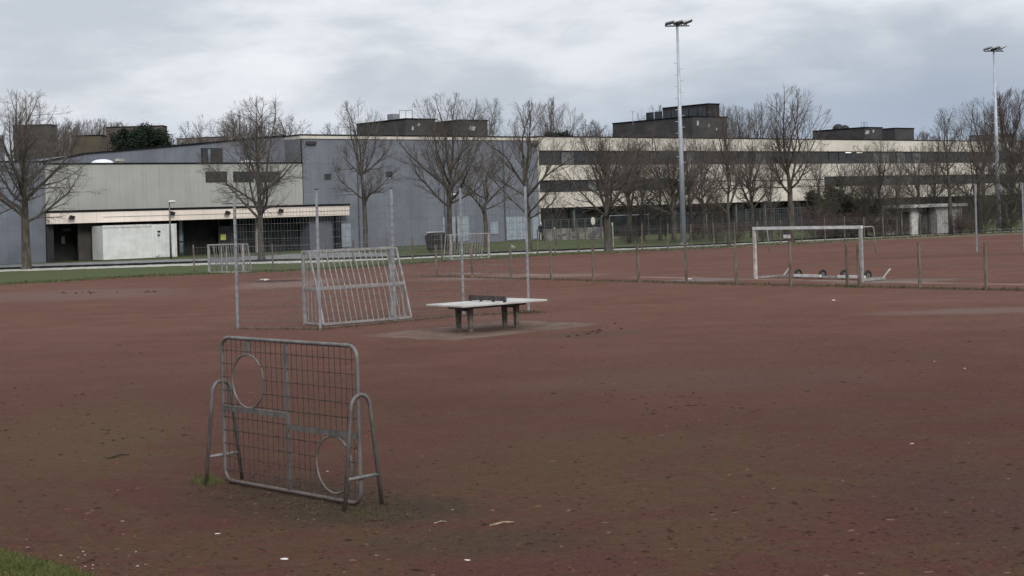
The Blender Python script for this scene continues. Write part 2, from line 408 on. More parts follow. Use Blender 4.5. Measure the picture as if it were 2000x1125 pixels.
for y in (-.70, -.25, .25, .70): MB().box(-.03, .03, y-.03, y+.03, TZ+.002, TZ+.045).build('net_foot', NETM, nt)
for i in range(5):
    y = -.76+1.52*i/4; MB().box(-.018, .018, y-.008, y+.008, TZ+.028, TZ+.158).build('net_rib', galv_d, nt)

# ------------------------------------------------------------------ tall ball fence
fp = [G(465,643), G(626,644), G(772,630), G(906,617), G(1033,611)]
bf = empty('ball_fence', fp[1]); tag(bf, 'tall grey wire mesh ball fence on five steel posts behind the table tennis table', 'fence')
FH = 3.72
for i, p in enumerate(fp):
    q = p-fp[1]
    po = MB().box(q.x-.034, q.x+.034, q.y-.034, q.y+.034, 0, FH).build('post', galv, bf)
    MB().box(q.x-.045, q.x+.045, q.y-.045, q.y+.045, FH+.001, FH+.02).build('cap', dark, po)
for a_, b_ in zip(fp, fp[1:]):
    d = (b_-a_); L = d.length; d.normalize(); o0 = a_-fp[1]; nn = Vector((-d.y, d.x, 0))*-.05
    b = MB(); k = int(L/.1)
    for i in range(1, k):
        q = o0+nn+d*(L*i/k); b.tube([(q.x,q.y,.04),(q.x,q.y,FH-.35)], .0026, 4, cap=False)
    z = .05
    while z < FH-.3:
        q0 = o0+nn+d*.0; q1 = o0+nn+d*L; q2 = q0+nn*.3; q3 = q1+nn*.3
        b.tube([(q0.x,q0.y,z),(q1.x,q1.y,z)], .0036, 4, cap=False); b.tube([(q2.x,q2.y,z),(q3.x,q3.y,z)], .0036, 4, cap=False); z += .2
    b.build('wire_panel', wire_g, bf)

# ------------------------------------------------------------------ cage goals
def cage_goal(loc, rz, W_=3.0, H_=2.0, D=.95, Dt=.30, bars=16, label='', mat=alu, r=.03):
    g = empty('cage_goal', loc, rz); tag(g, label, 'goal', 'welded metal cage goals')
    # local x along the goal mouth, -y towards the back, mouth at y=0
    for x in (0, W_): MB().box(x-.04, x+.04, -.04, .04, 0, H_-.04).build('goal_post', mat, g)
    MB().box(-.04, W_+.04, -.045, .045, H_-.038, H_+.04).build('crossbar', mat, g)
    b = MB(); b.bar((0,-Dt,H_),(W_,-Dt,H_), .05,.05); b.bar((0,-D,.05),(W_,-D,.05), .06,.06)
    zm = H_*.5; ym = -(Dt+(D-Dt)*.55)
    b.bar((0,ym,zm),(W_,ym,zm), .05,.10)
    for x in (0, W_):
        b.bar((x,-.045,H_-.001),(x,-Dt,H_-.001), .045,.045); b.bar((x,-.045,.05),(x,-D,.05), .05,.05)
        b.bar((x,-Dt,H_),(x,ym,zm), .05,.05); b.bar((x,ym,zm),(x,-D,.05), .05,.05); b.bar((x,-.04,zm),(x,ym,zm), .05,.07)
    b.build('back_frame', mat, g)
    b = MB()
    for i in range(1, bars):
        x = W_*i/bars
        b.tube([(x,-Dt,H_),(x,ym-.02,zm)], .016, 5); b.tube([(x,ym-.02,zm),(x,-D,.05)], .013, 5)
        b.tube([(x,-.04,H_),(x,-Dt,H_)], .012, 4)
    b.build('back_bar', mat, g)
    k = 5
    for x in (0, W_):
        b = MB()
        for i in range(1, k):
            y = -D*i/k
            zt = H_ if -y < Dt else (H_-(H_-zm)*((-y-Dt)/(-ym-Dt)) if -y < -ym else zm*(D+y)/(D+ym))
            b.tube([(x,y,.05),(x,y,max(zt,.1))], .014, 5)
        b.build('side_bar', mat, g)
    return g
g0 = G(632, 637); back = Vector((math.sin(TH), -math.cos(TH), 0))
gl = g0-back*.95
cage_goal(gl, TH, 2.95, 2.03, .95, .30, 16, 'large silver cage goal seen from behind through the tall mesh fence')
# two far cage goals, mouths towards the pitch
def facing_goal(pa, pb, H_, label, flip=False, mat=alu, bars=12, D=.8):
    d = (pb-pa); L = d.length
    g = empty('cage_goal', pa, math.atan2(d.y, d.x)); tag(g, label, 'goal', 'welded metal cage goals')
    for x in (0, L): MB().box(x-.055, x+.055, -.055, .055, 0, H_-.03).build('goal_post', mat, g)
    MB().box(-.055, L+.055, -.06, .06, H_-.028, H_+.03).build('crossbar', mat, g)
    b = MB(); b.bar((0,D,.05),(L,D,.05), .07,.07); b.bar((0,D*.6,H_),(L,D*.6,H_), .06,.06)
    for x in (0, L):
        b.bar((x,.06,.05),(x,D,.05), .06,.06); b.bar((x,.06,H_),(x,D*.6,H_), .05,.05); b.bar((x,D*.6,H_),(x,D,.05), .06,.06)
    b.bar((0,-.08,.06),(L,-.08,.06), .05,.09)
    b.build('back_frame', mat, g)
    b = MB()
    for i in range(1, bars): b.tube([(L*i/bars,D*.6,H_),(L*i/bars,D,.05)], .017, 5)
    b.build('back_bar', mat, g)
    return g
g = facing_goal(G(409,534), G(476,533), 1.6, 'small pale cage goal with a gap in its railing at the far left pitch edge', bars=14)
b = MB(); b.box(.02, .82, .02, .06, .45, .52); b.box(.86, 2.0, .02, .06, .45, .52)
b.box(.0, 2.0, .08, .12, .58, .88); b.build('middle_board', galv, g)
b = MB(); b.box(.78,.84,.02,.06,.08,1.55); b.box(1.25-.15,1.31-.15,.02,.06,.08,1.55); b.build('inner_post', alu, g)
facing_goal(G(881,509), G(955,505), 1.62, 'white cage goal beside the dark bin in front of the grey hall', mat=alu, bars=15)

# ------------------------------------------------------------------ mobile football goal
ga, gb = G(1476,545), G(1684,550.5)
d = gb-ga; L = d.length
mg = empty('football_goal', ga, math.atan2(d.y, d.x)); tag(mg, 'white football goal with wheeled ground frame behind the low post fence', 'goal')
GH = 2.02
for x in (0, L): MB().box(x-.055, x+.055, -.05, .05, 0, GH-.06).build('goal_post', simple('scuffed goal post', (.52,.50,.48), (.26,.22,.21), 3, .5) if x == 0 else alu, mg)
MB().box(-.06, L+.06, -.055, .055, GH-.058, GH+.055).build('crossbar', whitep, mg)
for x in (.0, L):
    MB().tube([(x,.05,GH),(x,.62,GH),(x,.68,GH-.03),(x,.71,GH-.12),(x+.02,.80,GH-1.0)], .024, 6).build('net_arm', alu, mg, True)
    MB().box(x-.04, x+.04, .055, 1.25, .03, .10).build('ground_bar', alu, mg)
MB().box(.045, L-.045, 1.15, 1.24, .03, .11).build('rear_bar', alu, mg)
for s0, s1 in ((1.05, 2.45), (3.35, 4.7)): MB().box(s0, s1, 1.06, 1.148, .05, .16).build('weight_beam', whitep, mg)
for s in (1.05, 2.35, 3.45, 4.65):
    b = MB(); pts = [(s, 1.32+.155*math.cos(2*math.pi*k/16), .16+.155*math.sin(2*math.pi*k/16)) for k in range(16)]
    b.tube([(s-.0+0*p[0], p[1]-.0, p[2]) for p in pts], .05, 8, closed=True)
    w_ = b.build('wheel', rubber, mg, True)
    MB().tube([(s-.03,1.32,.16),(s+.03,1.32,.16)], .10, 12).build('rim', galv_d, w_)
for s in (.35, L-.05): MB().tube([(s, 1.2, .08), (s+.28, 1.28, .42)], .03, 6).build('handle', whitep, mg)
MB().box(1.0, 1.35, .6, .63, GH-.42, GH-.28).build('sign_plate', whitep, mg)

# ------------------------------------------------------------------ low post fences
def post_fence(pts, h, w, label, mat, wires=(.35,.8,1.2), name='post_fence', rnd_=True, net=True, cat='fence', rail=None, netmat=None):
    o = pts[0]; f = empty(name, o); tag(f, label, cat); rr = random.Random(label)
    for p in pts:
        q = p-o; lx, ly = (rr.uniform(-.03,.03), rr.uniform(-.03,.03)) if rnd_ else (0,0); hh = h*(1+(rr.uniform(-.04,.04) if rnd_ else 0))
        MB().tube([(q.x,q.y,0),(q.x+lx,q.y+ly,hh*.5),(q.x+lx*1.6,q.y+ly*1.6,hh)], [w/2*1.05,w/2,w/2*.92], 8).build('post', mat, f)
    if net:
        b = MB()
        for a_, b_ in zip(pts, pts[1:]):
            a2, b2 = a_-o, b_-o
            for z in wires: b.tube([(a2.x,a2.y,z),((a2.x+b2.x)/2,(a2.y+b2.y)/2,z-.02),(b2.x,b2.y,z)], .004, 4, cap=False)
        b.build('wire', wire_g, f)
    if rail:
        b = MB()
        for a_, b_ in zip(pts, pts[1:]): b.bar((*(a_-o).xy, rail), (*(b_-o).xy, rail), .05, .06)
        b.build('top_rail', galv, f)
    if netmat:
        b = MB()
        for a_, b_ in zip(pts, pts[1:]):
            a2, b2 = a_-o, b_-o; L = (b2-a2).length; k = max(2, int(L/.22))
            for i in range(k):
                q = a2.lerp(b2, i/k); b.tube([(q.x,q.y,.05),(q.x,q.y,h-.05)], .0035, 3, cap=False)
            z = .1
            while z < h: b.tube([(a2.x,a2.y,z),(b2.x,b2.y,z)], .0035, 3, cap=False); z += .22
        b.build('wire_panel', netmat, f)
    return f
lp = [(853,540),(923,542),(998,544.5),(1077,547),(1160,549),(1248,551),(1341,553.5),(1439,556),(1544,559),(1655,560.5),(1679,561),(1797,563.5),(1926,566),(2065,569)]
post_fence([G(*p) for p in lp], 1.55, .115, 'low fence of weathered wooden posts dividing the two clay pitches', wood, (.35,.8,1.25,1.48))
post_fence([G(1908,493), G(2000,490), G(2092,487)], 3.65, .11, 'tall thin steel posts of a ball fence at the right edge of the pitch', galv, (1.2,3.4), 'tall_fence')
fp2 = [(380,531),(534,527),(640,523),(690,520),(758,513),(806,507),(863,506),(930,503)]
post_fence([G(*p) for p in fp2], 1.55, .10, 'thin post and wire fence along the left path in front of the entrance', wood, (.4,.9,1.4), netmat=wire_g)
fp3 = [(1050,497),(1085,495),(1130,493),(1197,490.5),(1254,488.5),(1304,486.5),(1350,485),(1395,483),(1436,480),(1480,478),(1525,474.5),(1566,472.5),(1612,470),(1650,468.5),(1688,466),(1726,464),(1762,462.5),(1798,461),(1830,459),(1896,456),(1940,454),(1985,452.5),(2040,450)]
post_fence([G(x,y) for x,y in fp3], 1.75, .10, 'long post and wire fence along the far edge of the clay pitch', wood, (.4,.9,1.5), netmat=wire_g)

# ------------------------------------------------------------------ school building
bx, _ = ray(1052, 410); BY = 155.6; B0 = Vector((bx*BY, BY, 0)); TB = R(39.7); DB = (math.cos(TB), math.sin(TB)); NB = (-math.sin(TB), math.cos(TB))
def bp(px, py, dep=0): return onplane((B0.x+NB[0]*dep, B0.y+NB[1]*dep), DB, px, py)
def bs(px, dep=0, py=400): return bp(px, py, dep)[0]
def panel_mat(name, c1, c2, period, line, rough=.6, nsc=.5, streak=.25):
    m = NT(name, rough, .3); o = m.obj(); sep = m.n('ShaderNodeSeparateXYZ'); m.put(sep.inputs[0], o)
    c = m.mix(m.ramp(m.noise(o, nsc, 6, .65), .35, .68), c1, c2)
    st = m.noise(m.scale(o, (1.6,1.6,.07)), 1.5, 5, .7)
    c = m.mix(m.math('MULTIPLY', m.ramp(st, .5, .78), streak), c, tuple(x*.45 for x in c1))
    fr = m.math('FRACT', m.math('DIVIDE', sep.outputs[0], period))
    ln = m.math('LESS_THAN', fr, line/period)
    c = m.mix(m.math('MULTIPLY', ln, .35), c, tuple(x*.4 for x in c1))
    return m, c, sep
m, c, sep = panel_mat('blue grey ribbed cladding', (.165,.180,.208), (.125,.136,.160), 1.0, .04, .7, .35, .3)
rib = m.math('SINE', m.math('MULTIPLY', sep.outputs[0], 2*math.pi/.25)); m.bump(rib, .012, .6)
zf = m.math('LESS_THAN', m.math('FRACT', m.math('DIVIDE', sep.outputs[2], 2.6)), .018); c = m.mix(m.math('MULTIPLY', zf, .35), c, (.07,.075,.09))
bk = m.n('ShaderNodeTexBrick'); bk.inputs['Color1'].default_value = (0,0,0,1); bk.inputs['Color2'].default_value = (1,1,1,1); bk.inputs['Mortar Size'].default_value = 0; bk.inputs['Scale'].default_value = 1; bk.inputs['Brick Width'].default_value = 1.; bk.inputs['Row Height'].default_value = 2.6; bk.offset = 0
cb_ = m.n('ShaderNodeCombineXYZ'); m.put(cb_.inputs[0], sep.outputs[0]); m.put(cb_.inputs[1], sep.outputs[2]); m.put(bk.inputs['Vector'], cb_.outputs[0])
c = m.mix(m.math('MULTIPLY', bk.outputs['Color'], .22), c, (.11,.118,.145)); HALL = m.done(c)
m, c, _s = panel_mat('cream ribbed wall', (.335,.338,.312), (.295,.298,.274), 1.2, .04, .8, .35, .22)
m.bump(m.math('SINE', m.math('MULTIPLY', _s.outputs[0], 2*math.pi/.3)), .006, .4); CREAM = m.done(c)
m, c, _s = panel_mat('cream fascia boards', (.72,.63,.56), (.62,.55,.48), 1.2, .04, .7, .3, .2); FASC = m.done(c)
m, c, _s = panel_mat('off white concrete parapet', (.60,.56,.49), (.48,.445,.385), 3.0, .07, .8, .25, .5); BAND = m.done(c)
BROWN = simple('dark brown cladding', (.045,.042,.040), (.032,.030,.029), .8, .8)
def glass_mat(name, c, rough=.12):
    m = NT(name, rough, .5); o = m.obj(); return m.done(m.mix(m.ramp(m.noise(o, .9, 3), .35, .65), c, tuple(x*.5 for x in c)))
GLASS = glass_mat('dark window glass', (.030,.036,.038)); GLASSB = glass_mat('blue glass pane', (.16,.22,.25), .3); CURT = simple('pale curtain behind glass', (.17,.19,.19), (.07,.08,.08), 2, .4)
FRAME = simple('dark window frame', (.040,.040,.038), (.028,.028,.027), 3, .6)
TINT = simple('pale blue door leaf', (.27,.315,.355), (.21,.25,.285), 2, .6)
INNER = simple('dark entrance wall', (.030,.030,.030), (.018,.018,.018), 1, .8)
hall = empty('sports_hall', B0, TB); tag(hall, 'blue grey ribbed sports hall with white roof edge in the left half', 'building')
sL = bs(-120); s90 = bs(90, -.3); s590 = bs(590); s603 = bs(603); ZR = 10.45
sA = bs(120, .5, 320)
# body of the hall: front wall, left low wall, recess walls, roof
s588 = s590-.068
b = MB(); b.box(s603, 0, 0, 30, 0, 3.06); b.build('lower_wall', HALL, hall)
b = MB(); b.box(s588, 0, 0, 30, 3.06, ZR-.4); b.build('wall', HALL, hall)
DU = 2.6
b = MB()
prof = [(sA-6, 7.2), bp(164,301,DU), bp(392,281,DU), bp(500,270.5,DU), (s588-.003, 10.42)]
pts = [(sA-6, DU, 4.2)]+[(s, DU, z) for s, z in prof]+[(s588-.003, DU, 4.2)]
b.prism(pts, (0,0,0), (0,28,0)); b.build('upper_wall', HALL, hall)
b = MB()
for (sa_, za_), (sb_, zb_) in zip(prof, prof[1:]): b.bar((sa_, DU-.06, za_+.05), (sb_, DU-.06, zb_+.05), .22, .10)
b.build('roof_edge', black, hall)
b = MB(); b.box(s588-.0, .02, -.12, 30, ZR-.398, ZR-.12); b.build('white_fascia', BAND, hall)
b = MB(); b.box(s588-.05, .05, -.16, 30.1, ZR-.118, ZR); b.build('roof_edge', black, hall)
b = MB(); b.box(sL-20, s90-.01, -.05, 25, 0, 8.0); b.build('side_wall', HALL, hall)
b = MB(); b.box(sL-20, s90-.01, -.12, 25, 8.002, 8.12); b.build('roof_edge', black, hall)
sq = bs(22); b = MB(); b.box(sL-20, sq, 1, 22, 8.13, 10.2); b.build('upper_block', HALL, hall)
MB().box(s590+.0, s590+.1, -.14, -.01, 4.2, 10.0).build('downpipe', dark, hall)
MB().box(-.05, .12, -.16, -.001, 0, ZR-.4).build('corner_trim', KERB, hall)
for (x0, y0, x1, y1) in ((666,437,684,482),(864,424,915,471),(957,434,972,457),(988,424,1030,468),(1039,424,1051,466)):
    cx = (x0+x1)/2; a0, z1 = bp(x0, (y0)); a1, _z = bp(x1, y0); _q, z0 = bp(cx, y1); z0 = max(z0, .02)
    b = MB(); b.box(a0, a1, -.06, -.002, z0, z1); dr = b.build('door_leaf', TINT, hall)
    if x1-x0 > 30:
        for k in range(1, 4): MB().box(a0+(a1-a0)*k/4-.02, a0+(a1-a0)*k/4+.02, -.07, -.061, z0, z1).build('joint', galv, dr)
for x in (700, 868, 985): 
    s_ = bs(x); MB().box(s_-.05, s_+.05, -.12, -.002, .1, 10.0).build('downpipe', bpy.data.materials.get('grey downpipe') or simple('grey downpipe', (.10,.11,.13), (.075,.08,.095), 2, .6), hall)
for x, y in ((760,340),(930,330),(640,345)):
    s_, z_ = bp(x, y); MB().box(s_-.35, s_+.35, -.06, -.002, z_-.25, z_+.25).build('wall_vent', FRAME, hall)
# high window in the upper wall
a0, z1 = bp(392, 289, DU); a1, z0 = bp(434, 317, DU); z0 = 7.95
fr = MB().box(a0, a1, DU-.1, DU-.002, z0, z1).build('window', FRAME, hall)
MB().box(a0+.1, a0+(a1-a0)*.27, DU-.14, DU-.102, z0+.05, z1-.1).build('pane', GLASS, fr)
MB().box(a0+(a1-a0)*.30, a0+(a1-a0)*.42, DU-.14, DU-.102, z0+.05, z1-.1).build('pane', GLASSB, fr)
MB().box(a0+(a1-a0)*.46, a1-.1, DU-.14, DU-.102, z0+.05, z1-.1).build('pane', BROWN, fr)
a0, z1 = bp(597, 276); MB().box(a0, a0+1.0, -.25, -.002, z1-.3, z1).build('wall_vent', FRAME, hall)
a0, z1 = bp(1040, 280); MB().box(a0-.3, a0+.5, -.25, -.002, z1-.25, z1).build('wall_vent', FRAME, hall)

# cream annex with entrance
an = empty('entrance_annex', B0, TB); tag(an, 'cream annex with long pale canopy over dark entrance at the left', 'building')
MB().box(s90, s590-.07, -.30, .40, 4.12, 7.80).build('wall', CREAM, an)
MB().box(s90-.05, s590-.02, -.36, DU-.2, 7.803, 7.93).build('roof_edge', black, an)
MB().box(s90, s90+.3, .401, DU, 0, 7.8).build('end_wall', CREAM, an)
s682 = bs(682, -1.0)
MB().box(s90-.03, s682, -1.0, -.305, 3.06, 3.93).build('canopy', FASC, an)
MB().box(s90-.05, s682+.05, -1.05, -.302, 3.933, 4.115).build('canopy_roof', black, an)
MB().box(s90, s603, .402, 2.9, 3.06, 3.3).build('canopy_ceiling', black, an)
for (x0, x1, y0, y1, mt) in ((401,443,335,356,BROWN),(455,495,335,356,GLASS),(507,546,335,356,GLASS)):
    a0, z1 = bp(x0, y0, -.3); a1, _z = bp(x1, y0, -.3); _q, z0 = bp((x0+x1)/2, y1, -.3)
    w_ = MB().box(a0, a1, -.34, -.302, z0, z1).build('window', FRAME, an); MB().box(a0+.08, a1-.08, -.36, -.342, z0+.07, z1-.07).build('pane', mt, w_)
# recess walls behind the canopy
dep = 2.8
MB().box(s90+.31, s603, dep, dep+.3, 0, 3.05).build('recess_wall', INNER, an)
MB().box(s603-.003-.0, s603+.0, 0, 0.001, 0, .001).build('threshold', KERB, an)
MB().box(s90+.02, bs(97, .4), -.2, .40, 0, 3.05).build('pier', INNER, an)
a0, a1 = bs(152, .5), bs(178, .5); MB().box(a0, a1, .6, .8, 0, 3.05).build('panel', simple('grey brown panel', (.075,.07,.06), (.05,.047,.042), .8, .8), an)
MB().box(a1+.003, bs(206, .5), .6, .8, 0, 3.05).build('panel', simple('dark grey panel', (.045,.043,.04), (.035,.033,.03), .8, .8), an)
a0, z0 = bp(121, 476, dep-.1); MB().box(a0, a0+.28, dep-.06, dep-.002, z0, z0+.6).build('notice', KERB, an)
a0, z0 = bp(122, 452, dep-.1); MB().box(a0, a0+.75, dep-.08, dep-.002, z0, z0+.22).build('lamp_box', PAVE, an)
# glazed screens from the container to the right end
a0, a1 = bs(346, 1.), bs(356, 1.)
b = MB(); b.box(a0, a0+.08, .9, 1.0, 0, 3.05); b.box(a1-.08, a1, .9, 1.0, 0, 3.05); b.box(a0+.08, a1-.08, .9, 1.0, 1.15, 1.3); b.box(a0+.08, a1-.08, .9, 1.0, 0, .3)
fr = b.build('side_light', FRAME, an)
MB().box(a0+.081, a1-.081, .93, .96, .301, 1.149).build('pane', GLASSB, fr); MB().box(a0+.081, a1-.081, .93, .96, 1.301, 3.04).build('pane', GLASSB, fr)
xs = [425, 451, 476, 500, 525, 550, 575, 601]
for i, (x0, x1) in enumerate(zip(xs, xs[1:])):
    a0, a1 = bs(x0, 1.6), bs(x1, 1.6)
    b = MB(); b.box(a0+.002, a0+.07, 1.55, 1.65, 0, 3.05); b.box(a1-.07, a1-.002, 1.55, 1.65, 0, 3.05)
    for z in (0, .9, 2.35, 2.98): b.box(a0+.07, a1-.07, 1.55, 1.65, z, z+.07)
    fr = b.build('door' if i == 0 else 'window', simple('grey door frame', (.10,.10,.10), (.07,.07,.07), 3, .6) if i == 0 else FRAME, an)
    MB().box(a0+.071, a1-.071, 1.59, 1.61, .071, .899).build('pane', GLASS, fr)
    MB().box(a0+.071, a1-.071, 1.59, 1.61, .971, 2.349).build('pane', GLASS, fr)
a0, z0 = bp(431, 469, 1.5); YEL = simple('yellow notice', (.62,.62,.18), (.5,.5,.14), 4, .7)
MB().box(a0, a0+.52, 1.5, 1.54, z0, z0+.5).build('notice', YEL, an)
a0 = bs(655, -.8); MB().box(a0, a0+.55, -.85, -.4, 0, 3.058).build('column', dark, an)
a0 = bs(498, .8); MB().box(a0, a0+.35, .7, 1.0, 0, 3.05).build('column', simple('white column', (.40,.40,.38), (.3,.3,.28), 2, .7), an)
for (x, y) in ((140,424),(336,416),(444,415),(548,411)):
    s_, z_ = bp(x, y, -1.2)
    sp = MB().bar((s_, -1.003, z_), (s_, -1.2, z_-.05), .06, .06).build('floodlight', dark, an)
    MB().prism([(s_-.28,-1.2,z_-.16),(s_+.12,-1.2,z_-.22),(s_+.22,-1.2,z_+.06),(s_-.16,-1.2,z_+.16)], (0,0,0), (0,-.22,0)).build('lamp_head', dark, sp)
MB().box(s90+4.5, s682-.0, -1.03, -1.003, 3.48, 3.51).build('cable', PAVE, an)
# things on the annex roof
a0 = bs(202, 1.3); MB().dome((a0, 1.3, 7.935), .95, .36).build('roof_dome', simple('milky roof light', (.72,.75,.78), (.62,.65,.7), 2, .3), an, True)
a0 = bs(485, 1.3); MB().dome((a0, 1.3, 7.935), .7, .26).build('roof_dome', simple('white roof light', (.68,.7,.7), (.55,.57,.6), 2, .3), an, True)
a0 = bs(236, 1.3); b = MB(); b.box(a0-.12, a0+.12, 1.2, 1.4, 7.935, 8.12); b.box(a0-.36, a0+.36, 1.1, 1.5, 8.122, 8.33); b.build('roof_vent', KERB, an)

# right wing
rw_ = empty('school_wing', B0, TB); tag(rw_, 'long three storey school wing with off white parapet bands at the right', 'building')
SR = bs(2090)
MB().box(.16, SR, 1.5, 25, 0, 10.2).build('core', INNER, rw_)
Z = [(9.05,10.42),(6.02,7.55),(3.2,4.78)]
s1340, s1600 = bs(1335), bs(1612)
for i, (z0, z1) in enumerate(Z):
    MB().box(.15, SR, 0, 1.49, z0, z1).build('parapet', BAND, rw_)
MB().box(.14, SR, -.06, 1.49, 10.423, 10.53).build('roof_edge', black, rw_)
MB().box(.16, SR, 1.49-.0, 25, 10.3, 10.42).build('roof', black, rw_)
# closed cream section of the middle storey
b = MB(); b.box(s1340, s1600, .04, 1.49, 4.783, 6.017); b.build('infill_wall', BAND, rw_)
b = MB(); b.box(s1340, s1600, -.02, .038, 5.62, 5.70); b.box(s1340, s1600, -.02, .038, 4.77, 4.86); b.build('trim', FRAME, rw_)
# windows: one frame per bay, a pane each
def windows(z0, z1, sa, sb, nb, pale):
    rr = random.Random(int(z0*10)); wdt = (sb-sa)/nb
    for i in range(nb):
        a0, a1 = sa+wdt*i, sa+wdt*(i+1)
        b = MB(); b.box(a0+.002, a0+.09, .25, .40, z0, z1); b.box(a1-.09, a1-.002, .25, .40, z0, z1); b.box(a0+.09, a1-.09, .25, .40, z0, z0+.08); b.box(a0+.09, a1-.09, .25, .40, z1-.08, z1)
        x = a0+wdt*.55; b.box(x-.04, x+.04, .25, .40, z0+.08, z1-.08); w_ = b.build('window', FRAME, rw_)
        m1 = CURT if rr.random() < pale else GLASS; m2 = CURT if rr.random() < pale*.7 else GLASS
        MB().box(a0+.091, x-.041, .31, .33, z0+.081, z1-.081).build('pane', m1, w_)
        MB().box(x+.041, a1-.091, .31, .33, z0+.081, z1-.081).build('pane', m2, w_)
windows(7.553, 9.047, .16, SR, 30, .16)
windows(4.783, 6.017, .16, s1340-.01, 9, .14)
windows(4.783, 6.017, s1600+.01, SR, 14, .08)
LIT = NT('lit ceiling lamp', .5); LIT.b.inputs['Emission Color'].default_value = (1,.95,.8,1); LIT.b.inputs['Emission Strength'].default_value = .9; LITM = LIT.done((.8,.8,.75))
for (x, w_) in ((1663,1.1),(1682,.5),(1688,.4)):
    s_ = bs(x); MB().box(s_-w_/2, s_+w_/2, .20, .245, 8.86, 8.96).build('lamp', LITM, rw_)
# ground floor: columns and a glazed back
nb = 20
for i in range(nb+1):
    s_ = .3+(SR-.6)*i/nb; MB().box(s_-.12, s_+.12, .5, .74, 0, 3.19).build('column', simple('grey column', (.12,.12,.115), (.08,.08,.08), 2, .8) if i == 0 else bpy.data.materials['grey column'], rw_)
rr = random.Random(8)
for i in range(nb):
    a0 = .3+(SR-.6)*i/nb+.14; a1 = .3+(SR-.6)*(i+1)/nb-.14
    b = MB(); b.box(a0, a0+.08, 1.38, 1.49, .3, 3.1); b.box(a1-.08, a1, 1.38, 1.49, .3, 3.1); b.box((a0+a1)/2-.04, (a0+a1)/2+.04, 1.38, 1.49, .3, 3.1); w_ = b.build('shopfront', FRAME, rw_)
    MB().box(a0+.081, (a0+a1)/2-.041, 1.42, 1.45, .3, 3.1).build('pane', GLASS, w_); MB().box((a0+a1)/2+.041, a1-.081, 1.42, 1.45, .3, 2.2 if rr.random()<.3 else 3.1).build('pane', CURT if rr.random()<.15 else GLASS, w_)
# roof structures (penthouses) sit on the roofs
def pent(name, px0, pxc, px1, ytop, dep, par, mat, zb=10.54, cap=True, y0=None):
    # front face from the corner pxc to px1, side face running back until it reaches px0
    a0, z1 = bp(pxc, ytop, dep); a1, _z = bp(px1, ytop, dep)
    dx, _ = ray(px0, ytop if y0 is None else y0); C = B0.xy+Vector(DB)*a0+Vector(NB)*dep
    depth = (dx*C.y-C.x)/(NB[0]-dx*NB[1]); z2 = z1
    o = MB().box(a0, a1, dep, dep+depth, zb, z2).build(name, mat, par)
    if cap: MB().box(a0-.08, a1+.08, dep-.08, dep+depth, z2+.003, z2+.12).build('coping', black, o)
    return a0, a1, z1, z2
PM = simple('dark shingle cladding', (.060,.057,.057), (.042,.040,.040), .6, .85, stretch=(1,1,3)); PAL = simple('bleached patch', (.42,.41,.39), (.25,.24,.23), 3, .8)
def patch(px, py, w_, h_, dep, par):
    s_, z_ = bp(px, py, dep); MB().prism([(s_-w_/2,dep-.0,z_-h_/2),(s_+w_*.35,dep-.0,z_-h_*.5),(s_+w_/2,dep-.0,z_+h_*.3),(s_-w_*.2,dep-.0,z_+h_/2)], (0,0,0), (0,.04,0)).build('light_patch', PAL, par)
pent('plant_room', 696, 792, 850, 233, 5, hall, PM); pent('plant_room', 838, 898, 952, 235.5, 5.2, hall, PM)
for (x, y, w_, h_) in ((806,250,.3,.4),(818,243,.35,.3),(922,250,.9,.5)): patch(x, y, w_, h_, 4.95 if x < 900 else 5.15, hall)
for (x, y, w_, h_) in ((774,228,.8,.6),):
    s_, z_ = bp(x, 234, 8); MB().box(s_-w_/2, s_+w_/2, 8, 9, z_-.1, z_+h_).build('roof_vent', galv, hall)
s_, z_ = bp(793, 235, 8); b = MB()
for x in (-.8, 0, .8): b.tube([(s_+x,8,z_-.2),(s_+x,8,z_+1.0)], .03, 5)
b.tube([(s_-.8,8,z_+1.0),(s_+.8,8,z_+1.0)], .03, 5); b.build('roof_rail', galv, hall)
pent('plant_room', 1196, 1352, 1420, 228, 4, rw_, PM)
zb = 13.12
DRB = simple('dark red brown cladding', (.030,.022,.024), (.020,.014,.016), 1, .5)
pent('roof_studio', 1294, 1383, 1405, 203.5, 6, rw_, DRB, 12.3)
s_, z_ = bp(1383, 206, 6)
for i in range(7): MB().box(s_-.05, s_-.012, 6.3+i*1.45, 6.3+i*1.45+1.3, z_-1.5, z_-.15).build('studio_window', GLASS, rw_)
for (x, y, w_, h_) in ((1363,240,.35,.6),(1385,245,.2,.4),(1400,252,.3,.3)): patch(x, y, w_, h_, 3.95, rw_)
pent('plant_room', 1587, 1688, 1723, 249.5, 4, rw_, PM); pent('plant_room', 1712, 1748, 1785, 251, 4.2, rw_, PM)
for (x, y, w_, h_) in ((1694,258,.9,.5),(1706,256,.4,.4)): patch(x, y, w_, h_, 3.95, rw_)
for (x, r_) in ((1643,.75),(1656,.6)):
    s_, z_ = bp(x, 250, 9); MB().dome((s_, 9.5, z_-.1), r_, r_*.9).build('roof_cowl', dark, rw_, True)
s_, z_ = bp(1688, 250, 9); b = MB()
for x in (-.6, -.1, .1, .6): b.tube([(s_+x,9,z_-.2),(s_+x,9,z_+.75)], .03, 5)
b.tube([(s_-.6,9,z_+.75),(s_+.6,9,z_+.75)], .03, 5); b.build('roof_rail', galv, rw_)
s_, z_ = bp(1236, 236, 10); b = MB(); b.tube([(s_,10,z_-.5),(s_,10,z_+1.1)], .03, 5); b.tube([(s_-.35,10,z_+1.05),(s_+.35,10,z_+1.05)], .02, 4); b.build('antenna', galv, rw_)
pent('plant_room', 1893, 1950, 1985, 263, 5, rw_, simple('pale grey cladding', (.20,.20,.21), (.13,.13,.14), 1, .8))

